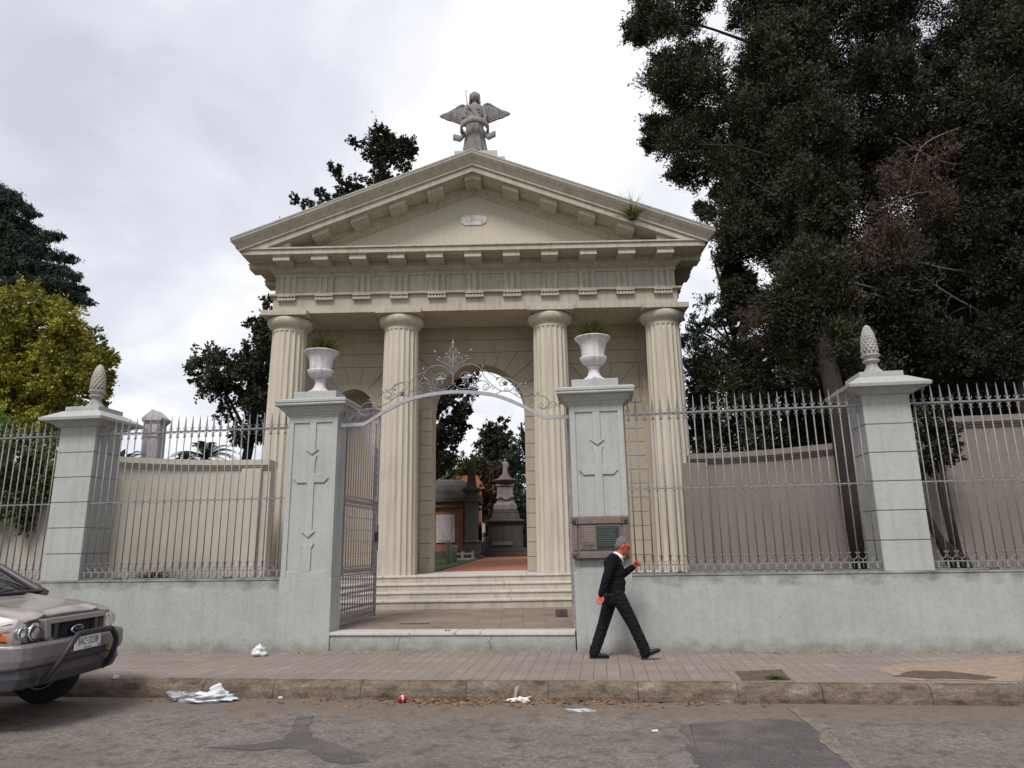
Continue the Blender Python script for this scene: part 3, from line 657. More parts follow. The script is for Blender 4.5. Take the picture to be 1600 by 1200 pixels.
# curve of the crown follows the band: everything that reaches below the band rises with it
mb.tube([q(787, 385), q(787, 200), q(790, 110)], .009, 6)
sc_o = mb.build('scrollwork', MT['iron'], r); bo = bd.build('leaf_buds', MT['iron'], r)
mb = MB(); x, _, z = q(790, 95); mb.lathe([(.006, z-.03), (.02, z-.02), (.012, z), (.03, z+.02), (.036, z+.035), (.014, z+.055), (.012, z+.07), (.028, z+.085), (.024, z+.11), (.010, z+.15), (.001, z+.19)], 0, 0, 10); mb.build('spear_finial', MT['iron'], r)
def star(cx, cz, rr, nm='star'):
    mb = MB(); v = []
    for i in range(10):
        a = PI/2+i*PI/5; q_ = rr if i % 2 == 0 else rr*.55; v.append((cx+q_*math.cos(a), -.008, cz+q_*math.sin(a)))
    v += [(cx, -.035, cz), (cx, .02, cz)]; mb.add(v, [(i, (i+1) % 10, 10) for i in range(10)]+[((i+1) % 10, i, 11) for i in range(10)])
    mb.ball((cx, -.03, cz), rr*.28, 8, 6); mb.build(nm, MT['iron'], r)
for x, y, rr in ((875, 310, .10), (699, 312, .10), (1145, 352, .065), (438, 388, .06)):
    p = q(x, y); star(p[0], p[2], rr)
for x in (-1.90,): 
    mb = MB(); mb.lathe([(.01, 3.69), (.022, 3.71), (.012, 3.74), (.03, 3.78), (.012, 3.83), (.018, 3.87), (.001, 3.98)], x, 0, 8); mb.build('end_spike', MT['iron'], r)

# ============================================================ gate leaves
def gate_leaf(loc, ang, label, flip=1):
    r = empty('iron_gate_leaf', loc, ang); tag(r, label, 'gate', 'pair of iron gate leaves')
    W_ = 1.97; t = .02; A = MT['irond']
    top = lambda x: 3.40+.64*math.sin(min(1, max(0, (x-.10)/(W_*.93)))*PI*.5)**.8 if x > .3 else 3.72-.9*x
    def bar(nm, x0, x1, z0, z1, q_=t): mb = MB(); mb.box(x0, x1, -q_, q_, z0, z1); return mb.build(nm, A, r)
    bar('hinge_stile', 0, .05, -.01, 3.74); bar('inner_stile', .24, .27, .83, 3.44)
    bar('free_stile', W_-.05, W_, .02, 4.05); bar('inner_stile', W_-.24, W_-.215, .83, 3.75)
    for z in (.04, .18, .83, .97, 2.05, 2.20): bar('rail', .05, W_-.05, z-.015, z+.015)
    n = 13
    for i in range(n):                         # upper and middle bars
        x = .30+(W_-.56)*i/(n-1); mb = MB(); zt = top(x)-.10
        mb.tube([(x, 0, .97), (x, 0, 2.05)], .009, 6); mb.tube([(x, 0, 2.20), (x, 0, zt)], .009, 6)
        mb.lathe([(.009, zt-.10), (.022, zt-.07), (.014, zt-.04), (.03, zt-.01), (.008, zt+.05)], x, 0, 6); mb.build('bar', A, r)
    for z in (1.2, 1.42, 1.62, 1.84): bar('cross_wire', .27, W_-.24, z-.004, z+.004, .006)
    mb = MB(); P = [(x, top(x)) for x in [.05+.05*i for i in range(int((W_-.1)/.05)+1)]]
    for off, rr in ((0, .020), (-.13, .014)): mb.tube([(x, 0, z+off) for x, z in P], rr, 6)
    mb.build('curved_top_rail', A, r)
    mb = MB()
    for x, z in P[::2]: mb.tube(arc(x, z-.065, .047, 0, 2*PI, 8), .008, 4)
    mb.tube([(x, 0, z-.065) for x, z in P], .006, 4); mb.build('top_rings', A, r); mb = MB(); md_ = MB(); mb.box(.06, W_-.06, -.006, .006, .10, .12); mb.box(.06, W_-.06, -.006, .006, .51, .53); mb.box(.06, W_-.06, -.006, .006, .89, .91); md_.box(.06, W_-.06, -.006, .006, 2.115, 2.135)
    for i in range(16):                        # ring and leaf friezes
        x = .11+(W_-.22)*i/15
        for z in (.11, .90, 2.125): (md_ if z > 2 else mb).tube(arc(x, z, .045, 0, 2*PI, 8), .009, 4); (md_ if z > 2 else mb).ball((x, 0, z), .02, 6, 4)
        for z, h_ in ((.25, .2), (.60, .2)):
            mb.tube(smooth([(x-.045, 0, z), (x, 0, z+h_*.35), (x+.012, 0, z+h_*.6), (x-.03, 0, z+h_)], 3), .009, 4)
            mb.tube(smooth([(x+.045, 0, z), (x, 0, z+h_*.35), (x-.012, 0, z+h_*.6), (x+.03, 0, z+h_)], 3), .009, 4)
        mb.tube([(x, 0, .19), (x, 0, .82)], .010, 5); mb.ball((x, 0, .52), (.024, .02, .04), 6, 5)
    mb.build('frieze_ornament', A, r); md_.build('middle_ornament', A, r)
    for x in (.145, W_-.135):
        mb = MB(); z = 1.02; mb.tube([(x-.005, 0, .98), (x-.005, 0, 3.3)], .007, 4)
        while z < 3.2:
            if 1.98 < z < 2.2: z += .165; continue
            mb.tube([(p[0]+x, 0, p[2]) for p in spiral(0, z, .055, PI/2, 1.1, 1)], .010, 4); mb.tube([(p[0]+x, 0, p[2]) for p in spiral(0, z+.08, .05, -PI/2, 1.0, -1)], .010, 4)
            mb.ball((x+.03, 0, z+.04), (.025, .015, .03), 6, 4)
            z += .165
        mb.build('side_scrolls', A, r)
    mb = MB(); mb.box(W_-.14, W_+.02, -.03, .03, 1.42, 1.60); mb.box(W_-.02, W_+.02, -.025, .025, 1.25, 1.75); mb.build('lock', MT['rust'], r, bevel=.004)
    return r
h = Vector((-3.167, 12.129, .3)); e_ = Vector((-2.882, 14.068, .3))
gate_leaf(h, math.atan2(e_.y-h.y, e_.x-h.x), 'left iron gate leaf swung open, ornament seen at a slant')
h = Vector((.835, 11.90, .3)); e_ = Vector((.95, 13.85, .3))
gate_leaf(h, math.atan2(e_.y-h.y, e_.x-h.x), 'right iron gate leaf folded back, seen almost edge on')
r = empty('gate_stop', (.72, 13.75, .285)); tag(r, 'dark stone block holding the right gate leaf open', 'block')
mb = MB(); mb.box(-.11, .11, -.09, .09, 0, .13); mb.build('block', MT['tomb'], r, bevel=.02)
r = empty('gate_bolt_socket', L(-1.23, .13, .285)); tag(r, 'small metal gate catch standing on the marble slab', 'catch')
mb = MB(); mb.box(-.04, .04, -.03, .03, 0, .012); mb.build('foot_plate', MT['iron'], r); mb = MB(); mb.box(-.035, -.022, -.02, .02, .012, .06); mb.box(.022, .035, -.02, .02, .012, .06); mb.build('jaw', MT['iron'], r)
r = empty('floor_drain', atz(647, 974, .287)); tag(r, 'rusty grating set in the forecourt tiles', 'drain'); mb = MB()
mb.box(-.26, .26, -.09, .09, 0, .004); mb.build('frame', MT['rust'], r); mb = MB()
for i in range(11): mb.box(-.235+i*.046, -.215+i*.046, -.07, .07, .004, .010)
mb.build('bars', MT['irond'], r)

# ============================================================ portico
XC, HW = -1.11, 5.25; PZ = .962
r = empty('entrance_steps', (XC, 15.8, 0)); tag(r, 'four wide cream stone steps rising to the columns', 'steps')
zs = [.283, .473, .634, .798, .962]
for i in range(4):
    mb = MB(); y = .32*i
    mb.box(-5.75+.02, 5.75-.02, y+.03, y+.60 if i < 3 else 3.53, zs[i]-.05, zs[i+1]-.045); o = mb.build('step', MT['facade'], r)
    mb = MB(); xs = [-5.76, -4.1, -2.2, -.6, 1.1, 2.6, 4.2, 5.76]; rg = random.Random(i); xs = [xs[0]]+[x+rg.uniform(-.5, .5) for x in xs[1:-1]]+[xs[-1]]
    for a, c in zip(xs, xs[1:]): mb.box(a+.003, c-.003, y+rg.uniform(-.004, .004), y+.36 if i < 3 else 3.53, zs[i+1]-.045, zs[i+1]+rg.uniform(-.002, .002))
    mb.build('nosing', MT['marble'], o, bevel=.008)
P = empty('entrance_portico', (XC, 17.0, 0)); tag(P, 'cream neoclassical cemetery gateway with four fluted columns and a pediment', 'gateway')
F = MT['facade']
def flute(a, d): 
    t = (a*20/(2*PI)) % 1; return 1-d*(max(0, math.sin(PI*((t-.08)/.84)))**.7 if .08 < t < .92 else 0)
for cx in (-4.89, -1.95, 1.95, 4.89):
    rings = []; nA = 160; rb, rt_, z0, z1 = .49, .44, PZ, 7.10
    zz = [z0, z0+.002]+[z0+(z1-z0)*i/10 for i in range(1, 10)]+[z1-.10, z1-.05, z1-.02, z1, z1+.01, z1+.07]
    for z in zz:
        t = (z-z0)/(z1-z0); rr = rb+(rt_-rb)*t**1.25
        rings.append([(cx+rr*flute(2*PI*k/nA, .075 if z <= z1-.05 else (.05 if z < z1-.01 else .0))*math.cos(2*PI*k/nA), .40+rr*flute(2*PI*k/nA, .075 if z <= z1-.05 else (.05 if z < z1-.01 else .0))*math.sin(2*PI*k/nA), z) for k in range(nA)])
    mb = MB(); mb.loft(rings, smooth=False); o = mb.build('column', MT['column'], P)
    mb = MB(); mb.lathe([(.44, 7.165), (.452, 7.17), (.446, 7.183), (.46, 7.19), (.454, 7.203), (.47, 7.21), (.505, 7.235), (.545, 7.275), (.57, 7.33), (.58, 7.38), (.572, 7.43), (.54, 7.465)], cx, .40, 40)
    mb.build('capital', MT['column'], o)
    mb = MB(); mb.box(cx-.59, cx+.59, -.19, .99, 7.462, 7.60); mb.build('abacus', F, o, bevel=.008)
# entablature
mb = MB(); mb.box(-HW-.0, HW, .0, .74, 7.55, 8.02); mb.box(-HW, -HW+.74, .74, 2.5, 7.55, 8.02); mb.box(HW-.74, HW, .74, 2.5, 7.55, 8.02); mb.box(-HW+.74, HW-.74, .74, 2.5, 7.57, 8.02); mb.build('architrave', F, P, bevel=.006)
mb = MB(); mb.box(-HW-.09, HW+.09, -.09, 2.59, 8.02, 8.075); mb.build('taenia', F, P, bevel=.004)
mb = MB(); mb.box(-HW+.03, HW-.03, .03, 2.47, 8.075, 8.62)
mb.build('frieze', F, P)
mb = MB(); 
for y0, y1 in ((-.0, .03),): mb.box(-HW, HW, y0, y1, 8.555, 8.62)
mb.box(-HW, HW, 0, 2.5, 8.62, 8.66); mb.stack(0, 1.25, [(HW+.02, 1.27, 8.66), (HW+.05, 1.30, 8.69), (HW+.11, 1.36, 8.73), (HW+.13, 1.38, 8.76), (HW+.13, 1.38, 8.80)]); mb.build('bed_moulding', F, P, bevel=.003)
tx = [-4.88+.976*i for i in range(11)]
tg = None
def trigly(x, y, rz):
    global tg
    if tg is None:
        mb = MB()
        for i in range(3): a = -.225+i*.157; mb.prismz([(a, .03), (a+.02, -.02), (a+.116, -.02), (a+.136, .03)], 8.078, 8.53)
        mb.box(-.232, .232, -.025, .03, 8.53, 8.565); mb.box(-.225, .225, .012, .03, 8.078, 8.53)
        g = MB(); g.box(-.235, .235, -.105, -.0, 7.985, 8.02)
        for i in range(6): xx = -.20+i*.08; g.frust((xx-.034, xx+.034, -.09, -.0, 7.925), (xx-.012, xx+.012, -.075, -.0, 7.985))
        g.box(-.235, .235, -.10, 0, 7.885, 7.925)
        o = mb.build('triglyph', F, P); g2 = g.build('guttae', F, o); tg = o
    else:
        o = tg.copy(); col.objects.link(o); g2 = [c for c in tg.children][0].copy(); col.objects.link(g2); g2.parent = o
    o.location = (x, y, 0); o.rotation_euler.z = rz
for x in tx: trigly(x, 0, 0)
for y in (.5, 1.45, 2.2):
    trigly(-HW, y, -PI/2); trigly(HW, y, PI/2)
# cornice
CY = -.70
mb = MB(); mb.box(-HW-.62, HW+.62, CY, 3.2, 8.90, 9.03); mb.box(-HW-.66, HW+.66, CY-.04, 3.24, 9.03, 9.075); mb.box(-HW-.13, HW+.13, -.13, 2.63, 8.80, 8.90)
mb.build('cornice', F, P, bevel=.006)
mt_ = None
def mutule(x, y, rz, zz=0):
    global mt_
    if mt_ is None:
        mb = MB(); mb.box(-.215, .215, -.64, -.13, 8.76, 8.875); mb.box(-.235, .235, -.67, -.13, 8.875, 8.899); mt_ = mb.build('mutule', F, P, bevel=.004); o = mt_
    else: o = mt_.copy(); col.objects.link(o)
    o.location = (x, y, zz); o.rotation_euler.z = rz; return o
for x in tx: mutule(x, 0, 0)
for y in (.1, 1.25, 2.4): mutule(-HW, y, -PI/2); mutule(HW, y, PI/2)
# pediment
SL = (11.62-9.27)/6.09; AX = 6.09
mb = MB(); zb = 9.075; ih = 4.9
mb.prism([(-5.2, zb), (5.2, zb), (5.2, 9.25), (0, 11.28), (-5.2, 9.25)], .0, 2.4); mb.build('tympanum', MT['tymp'], P)
def rake(name, y0, y1, d0, d1, mat=F, x_end=AX, xi=0, bevel=.005):
    """sloping band: d0 and d1 are depths below the roof line"""
    mb = MB()
    for sg in (-1, 1):
        zt = lambda x, d: 11.62-SL*abs(x)-d
        X = x_end; pl = [(0, zt(0, d0)), (sg*X, zt(X, d0)), (sg*X, max(zt(X, d1), 9.076)), (0, zt(0, d1))]
        if zt(X, d1) < 9.076:
            xx = (11.62-d1-9.076)/SL; pl = [(0, zt(0, d0)), (sg*X, zt(X, d0)), (sg*X, min(9.076, zt(X, d0)-.01)), (sg*xx, 9.076), (0, zt(0, d1))]
        mb.prism(pl if sg > 0 else pl[::-1], y0, y1)
    return mb.build(name, mat, P, bevel=bevel)
rake('raking_gutter', -.96, 3.50, .0, .05, simple('lead_flashing', (.30, .29, .30), .6, .2, .3, 8))
mb = MB()                                      # curved cymatium that leans out to its upper edge
prof = [(-.95, .05), (-.945, .10), (-.90, .16), (-.845, .22), (-.80, .28), (-.775, .31), (-.775, .36)]
for sg in (-1, 1):
    rings = []
    for x in (0, AX):
        zt = 11.62-SL*x; k = 1-(0 if x == 0 else 0)
        rings.append([(sg*(x-(0 if x == 0 else (y+.95)*.9)), y, zt-d+ (0 if x == 0 else (y+.95)*.9*SL)) for y, d in prof+[(-.2, .36), (-.2, .05)]])
    mb.loft(rings, smooth=False)
mb.build('cyma_moulding', F, P)
rake('raking_corona', CY-.03, -.1, .36, .52, x_end=5.85)
rake('raking_fillet', CY-.05, -.1, .335, .37, x_end=5.90, bevel=.003)
rake('raking_bed_moulding', -.14, .0, .52, .66, x_end=5.4); rake('inner_moulding', -.08, .0, .66, .76, x_end=5.2); rake('inner_fillet', -.045, .0, .76, .82, x_end=5.0, bevel=0)
for i in range(-5, 6):                         # sloping brackets
    if abs(i) > 4: pass
    x = i*.98
    if abs(i) == 5: continue
    mb = MB(); a, c = x-.21, x+.21; zt = lambda v, d: 11.62-SL*abs(v)-d
    for y0, y1, d0, d1, e2 in ((-.62, -.14, .53, .645, 0), (-.65, -.14, .521, .545, .02)):
        if i == 0: pl = [(a-e2, zt(a-e2, d0)), (0, zt(0, d0)), (c+e2, zt(c+e2, d0)), (c+e2, zt(c+e2, d1)), (0, zt(0, d1)), (a-e2, zt(a-e2, d1))]
        else: pl = [(a-e2, zt(a-e2, d0)), (c+e2, zt(c+e2, d0)), (c+e2, zt(c+e2, d1)), (a-e2, zt(a-e2, d1))]
        mb.prism(pl[::-1], y0, y1)
    mb.build('raking_bracket', F, P, bevel=.004)
for sg in (-1, 1):
    x = sg*4.9; mb = MB(); a, c = x-.21, x+.21; zt = lambda v, d: 11.62-SL*abs(v)-d
    o_, i_ = (c, a) if sg > 0 else (a, c)
    pl = [(i_, zt(i_, .53)), (o_, zt(o_, .53)), (o_, 9.08), (i_, 9.08)]; mb.prism(pl if sg < 0 else pl[::-1], -.62, -.14) if zt(o_, .53) > 9.09 else None
    if mb.v: mb.build('raking_bracket', F, P)
rake('roof', -.1, 3.3, .06, .46, simple('roof_covering', (.22, .2, .19), .8), x_end=5.9)
# side eaves moulding
for sg in (-1, 1): mb = MB(); mb.box(sg*(HW+.60), sg*(AX-.06), -.75, 3.4, 9.08, 9.26); mb.build('eaves_gutter', F, P, bevel=.01)
# relief plaque in the tympanum
mb = MB(); mb.box(-.25, .25, -.03, .0, 9.93, 10.21)
for sg in (-1, 1): mb.ball((sg*.27, -.015, 10.07), (.09, .03, .12), 12, 8); mb.ball((sg*.32, -.015, 10.10), (.045, .025, .05), 10, 6)
mb.build('relief_plaque', MT['urn'], P, bevel=.01).location.x = -.02
mb = MB(); rg = random.Random(6)
for i in range(9): mb.ball((-.21+i*.05, -.034, 10.07+rg.uniform(-.05, .05)), (rg.uniform(.015, .03), .012, rg.uniform(.03, .07)), 8, 6)
mb.build('worn_relief', MT['urn'], P)
# arched wall
YF = 1.525; YB = 2.30
wm = MT['wallin']; mb = MB()
def archwall(x0, x1, cx, rr, spr, ztop, n=24):
    mb.box(x0, cx-rr, YF, YB, PZ-.3, ztop); mb.box(cx+rr, x1, YF, YB, PZ-.3, ztop)
    for i in range(n):
        a0, a1 = PI*i/n, PI*(i+1)/n; X0, Z0_ = cx+rr*math.cos(a0), spr+rr*math.sin(a0); X1, Z1_ = cx+rr*math.cos(a1), spr+rr*math.sin(a1)
        mb.prism([(X1, Z1_), (X0, Z0_), (X0, ztop), (X1, ztop)], YF, YB)
archwall(-2.3, 2.3, 0, 1.25, 5.25, 7.57); archwall(-5.1, -2.3, -3.42, .53, 5.33, 7.57); archwall(2.3, 5.1, 3.42, .53, 5.33, 7.57)
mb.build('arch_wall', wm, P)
for a in (-3.95, 2.89): mb = MB(); mb.box(a, a+1.06, YB-.12, YB-.02, PZ, 5.9); mb.build('niche_back', wm, P)
bl = MB(); gp = .006; zr = [7.57, 7.20, 6.84, 6.47, 6.10, 5.735, 5.37]
while zr[-1] > 1.4: zr.append(zr[-1]-.367)
zr.append(PZ)
def blk(x0, x1, z0, z1, y=1.5): 
    if x1-x0 > .03: bl.box(x0+gp, x1-gp, y, 1.53, z0+gp, z1-gp)
NX = 3.42
for k, (za, zb_) in enumerate(zip(zr, zr[1:])):
    z1, z0 = za, zb_
    if z0 >= 6.83:
        xs = [-5.1, -3.9, -2.6, -1.2, .3, 1.7, 3.1, 4.48] if k % 2 else [-5.1, -4.4, -3.2, -1.9, -.5, .9, 2.4, 3.7, 4.48]
        blk(-5.1, 4.48, z0, z1)
    elif z0 >= 6.46: blk(-5.1, -1.95, z0, z1); blk(1.95, 4.48, z0, z1)
    elif z0 >= 5.36:
        for sg in (-1, 1): 
            blk(*(sorted((sg*1.95, sg*(NX-.98)))), z0, z1)
            blk(*(sorted((sg*(NX+.98), sg*(5.1 if sg < 0 else 4.48)))), z0, z1)
    else:
        zt_ = z1 if z1 < 5.3 else 5.25
        for sg in (-1, 1):
            w2 = .30; blk(*(sorted((sg*1.25, sg*(1.25+w2)))), z0, zt_, 1.46)
            blk(*(sorted((sg*(NX-.53), sg*(NX-.95)))), z0, z1); blk(*(sorted((sg*(NX+.53), sg*(NX+1.06)))), z0, z1)
def vouss(cx, cz, rr, bx, top, n, y=1.5):
    def hit(a):
        c, s_ = math.cos(a), math.sin(a); t = 1e9
        if abs(c) > 1e-6: t = min(t, bx/abs(c))
        if s_ > 1e-6: t = min(t, (top-cz)/s_)
        return (cx+c*t, cz+s_*t)
    for i in range(n):
        g_ = .006/rr; a0, a1 = PI*i/n+g_, PI*(i+1)/n-g_; inn = [(cx+rr*math.cos(a0+(a1-a0)*j/4), cz+rr*math.sin(a0+(a1-a0)*j/4)) for j in range(5)]
        o0, o1 = hit(a0), hit(a1); out_ = [o1]
        ca = math.atan2(top-cz, bx)
        if a0 < ca < a1: out_.append((cx+bx, top))
        if a0 < PI-ca < a1: out_.append((cx-bx, top))
        out_.append(o0); pl = inn+out_; bl.prism(pl, y, 1.53)
vouss(0, 5.25, 1.25, 1.944, 6.834, 13); 
for sg in (-1, 1): vouss(sg*NX, 5.33, .66, .974, 6.464, 7)
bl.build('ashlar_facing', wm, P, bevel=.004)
for sg in (-1, 1):                              # moulded band round each niche
    n = 24; mb = MB()
    for i in range(n):
        a0, a1 = PI*i/n, PI*(i+1)/n; c = sg*NX; pl = [(c+.53*math.cos(a0), 5.33+.53*math.sin(a0)), (c+.66*math.cos(a0), 5.33+.66*math.sin(a0)), (c+.66*math.cos(a1), 5.33+.66*math.sin(a1)), (c+.53*math.cos(a1), 5.33+.53*math.sin(a1))]
        mb.prism(pl[::-1], 1.485, 1.54)
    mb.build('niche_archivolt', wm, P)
for a in (-5.2, 4.47): mb = MB(); mb.box(a, a+.73, 1.40, 2.45, PZ, 7.57); mb.build('corner_pier', wm, P, bevel=.01)

# ============================================================ angel statue
r = empty('angel_statue', (XC+.02, 16.80, 11.60)); r.scale = (1.03, 1, 1.05); tag(r, 'weathered winged angel holding a scroll, on the pediment peak', 'statue')
mb = MB(); mb.box(-.52, .60, -.02, .9, -.45, .40); mb.box(-.72, .80, .05, .9, -.5, .26); mb.build('plinth', MT['tymp'], r, bevel=.01)
S = MT['statue']; mb = MB(); zb = .40
nA = 48; rings = []
for z, rx, ry, rp in ((0, .34, .27, .10), (.02, .345, .275, .10), (.2, .315, .25, .10), (.45, .275, .225, .09), (.75, .235, .20, .08), (.98, .215, .18, .05), (1.12, .21, .165, .02), (1.28, .235, .16, .02), (1.42, .25, .155, .02), (1.50, .19, .13, 0), (1.55, .09, .085, 0), (1.62, .07, .07, 0)):
    rings.append([((rx*(1+rp*math.sin(11*a+z*2)+rp*.6*math.sin(23*a)))*math.cos(a), .3+(ry*(1+rp*math.sin(11*a+z*2)))*math.sin(a), zb+z) for a in [2*PI*k/nA for k in range(nA)]])
mb.loft(rings)
mb.ball((0, .26, zb+1.74), (.105, .12, .145), 14, 10); mb.ball((0, .15, zb+1.72), (.02, .03, .03), 8, 6)
mb.capsule((-.24, .28, zb+1.42), (-.30, .22, zb+1.12), .075, .06); mb.capsule((-.30, .22, zb+1.12), (-.06, .08, zb+1.03), .06, .045)
mb.capsule((.24, .28, zb+1.42), (.29, .24, zb+1.15), .075, .06); mb.capsule((.29, .24, zb+1.15), (.26, .12, zb+.90), .055, .042)
for x, z in ((-.04, 1.03), (.25, .87)): mb.ball((x, .08, zb+z), (.05, .035, .045), 10, 6)
for k in range(5): mb.capsule((-.22+k*.03, .14-.004*k, zb+1.44-.03*k), (.17, .12, zb+1.28-.09*k), .018, .02, 6)
for k in (-1, 1): mb.ball((k*.10, .05, zb+.03), (.06, .1, .045), 10, 6)
mb.build('figure', S, r, voxel=.013, smooth_it=2)
mb = MB(); mb.ball((0, .30, zb+1.78), (.125, .13, .15), 14, 10)
rg = random.Random(2)
for k in range(16):
    a = PI*(-.12)+k*PI*1.24/15; x, y = .115*math.cos(a), .29+.11*math.sin(a); mb.capsule((x, y, zb+1.82), (x*1.25, y+.01, zb+1.54+rg.uniform(-.02, .03)), .035, .022, 7)
mb.build('hair', S, r, voxel=.012, smooth_it=1)
# scroll held across the hips with curling ends
def ribbon(path, h, name, th=.02):
    P_ = smooth(path, 5); v = []; n = len(P_)
    for i, p in enumerate(P_):
        d = (P_[min(i+1, n-1)]-P_[max(i-1, 0)]); nn = Vector((d.y, -d.x, 0)).normalized()*th; up = Vector((0, 0, h*(1 if i < n-3 else 1)))
        v += [p+nn-up, p+nn+up, p-nn+up, p-nn-up]
    f_ = []
    for i in range(n-1):
        for k in range(4): f_.append((i*4+k, i*4+(k+1) % 4, (i+1)*4+(k+1) % 4, (i+1)*4+k))
    f_ += [(3, 2, 1, 0), tuple((n-1)*4+k for k in range(4))]; return MB().add(v, f_, True).build(name, S, r)
ribbon([(-.31, .24, zb+.66), (-.36, .10, zb+.70), (-.30, -.04, zb+.76), (-.14, -.09, zb+.84), (.04, -.10, zb+.86), (.22, -.07, zb+.82), (.34, .03, zb+.75), (.37, .16, zb+.70), (.32, .28, zb+.66)], .085, 'scroll')
ribbon([(-.26, .18, zb+.62), (-.31, .14, zb+.50), (-.38, .10, zb+.42), (-.48, .08, zb+.44), (-.56, .10, zb+.46)], .085, 'scroll_end')
ribbon([(.26, .18, zb+.62), (.31, .14, zb+.52), (.38, .10, zb+.46), (.48, .08, zb+.50), (.56, .10, zb+.54)], .085, 'scroll_end')
for sg in (-1, 1):
    mb = MB(); zz = zb+(0 if sg < 0 else .03)
    outl = [(.17, 1.10), (.20, 1.38), (.26, 1.54), (.33, 1.58), (.41, 1.56), (.55, 1.46), (.72, 1.37), (.90, 1.31), (.97, 1.27), (.90, 1.22), (.84, 1.20), (.74, 1.14), (.62, 1.11), (.50, 1.06), (.38, 1.01), (.28, .95), (.22, .92)]
    mb.prism([(sg*x, z+zz) for x, z in outl], .36, .41)
    for k in range(8):                          # long feathers as ridges
        t = k/7; a = (.26+.08*t, 1.10+.36*t); b_ = (.34+.56*t**.8, .97+.29*t); mb.capsule((sg*a[0], .35, zz+a[1]), (sg*b_[0], .355, zz+b_[1]), .030, .016, 8)
    mb.tube([(sg*x, .375, z+zz) for x, z in outl[1:9]], [.035, .045, .045, .042, .036, .03, .024, .012], 8)
    mb.build('wing', S, r, voxel=.013, smooth_it=2)
mb = MB(); mb.tube([(-.19, .25, zb+1.50), (-.22, .22, zb+1.70), (-.235, .2, zb+1.88)], .010, 6); mb.tube([(-.26, .2, zb+1.93), (-.235, .2, zb+1.87), (-.20, .2, zb+1.93)], .008, 6); mb.build('staff', S, r)
tuft('cornice_weed', 'leafy weed rooted on the sloping cornice of the pediment', 'plant', Vector((2.96, 16.23, 9.62)), 0, 0, 0, None, 31,
     [('leaves', 90, .42, .42, MT['tuft'], .016, .5), ('top_leaves', 60, .85, .30, MT['tuft'], .014, .2), ('stems', 16, .85, .25, MT['tuftdry'], .008, .12)])
# ============================================================ inner garden walls
def wallrun(name, label, pts, h, mat, pil=(), thick=.35, z0=-.1):
    r = empty(name, (pts[0][0], pts[0][1], 0)); tag(r, label, 'wall'); o = Vector(pts[0]+(0,))
    P_ = smooth([(x, y, 0) for x, y in pts], 6); P_ = [p-o for p in P_]
    def run(a0, a1, zz0, zz1, nm, mt):
        rings = []
        for i, p in enumerate(P_):
            d = (P_[min(i+1, len(P_)-1)]-P_[max(i-1, 0)]).normalized(); nn = Vector((-d.y, d.x, 0))
            rings.append([p+nn*a0+Vector((0, 0, zz0)), p+nn*a1+Vector((0, 0, zz0)), p+nn*a1+Vector((0, 0, zz1)), p+nn*a0+Vector((0, 0, zz1))])
        return MB().loft(rings, smooth=False).build(nm, mt, r)
    run(0, thick, z0, h-.2, 'wall', mat); run(-.03, thick+.03, h-.21, h-.15, 'string_course', mat); run(-.07, thick+.07, h-.16, h-.12, 'coping_moulding', mat); run(-.10, thick+.10, h-.12, h, 'coping', mat)
    for x, y, a, wd in pil:
        mb = MB(); mb.box(-wd/2, wd/2, -.09, .1, z0, h-.20); q_ = mb.build('pilaster', mat, r, bevel=.01); q_.location = Vector((x, y, 0))-o; q_.rotation_euler.z = a
    return r
wallrun('curved_wall', 'pale curved rendered wall with moulded coping, left of the columns', [(-8.75, 14.35), (-8.35, 14.75), (-7.6, 15.2), (-6.9, 15.42), (-6.2, 15.5), (-5.6, 15.52)], 3.57, MT['inner'], [(-6.0, 15.5, .0, .42), (-8.66, 14.42, R(40), .25)])
wallrun('garden_wall', 'long pale rendered wall with ivy behind the left railing', [(-22, 15.4), (-15, 14.9), (-11, 14.6), (-8.8, 14.45)], 3.5, MT['inner'])
wallrun('curved_wall', 'brown curved wall toned dark for tree shade, with coping, right of the columns', [(3.75, 15.45), (4.5, 15.35), (5.3, 15.0), (6.0, 14.5), (6.7, 13.9)], 3.52, MT['innerd'], [(3.85, 15.45, -.05, .55)])
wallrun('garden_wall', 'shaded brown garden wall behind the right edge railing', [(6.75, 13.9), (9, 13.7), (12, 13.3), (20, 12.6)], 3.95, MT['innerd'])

# ============================================================ foliage
MT['cyp'] = leafmat('cypress_leaf', (.008, .011, .006), (.046, .052, .018), .05, tip=(.080, .066, .036))
MT['cyp2'] = leafmat('dark_cypress_leaf', (.007, .010, .006), (.034, .040, .016), .05, tip=(.062, .05, .03))
MT['cedar'] = leafmat('cedar_needle', (.012, .022, .016), (.045, .062, .044), .05)
MT['dead'] = leafmat('dead_twig_leaf', (.05, .032, .024), (.15, .10, .07), .05)
MT['yel'] = leafmat('yellow_green_leaf', (.035, .045, .010), (.37, .34, .04), .2)
MT['mid'] = leafmat('garden_leaf', (.015, .024, .008), (.08, .09, .026), .1)
MT['ivy'] = leafmat('ivy_leaf', (.03, .05, .015), (.16, .20, .06), .12)
def C_in(poly, Y0, Y1, n, r, seed): return crown(poly, Y0, Y1, n, r, seed)
def join(*cs): return sum((c[0] for c in cs), []), sum((c[1] for c in cs), [])
def B(px, py, Y, r=.5): return [at(px, py, Y)], [r]
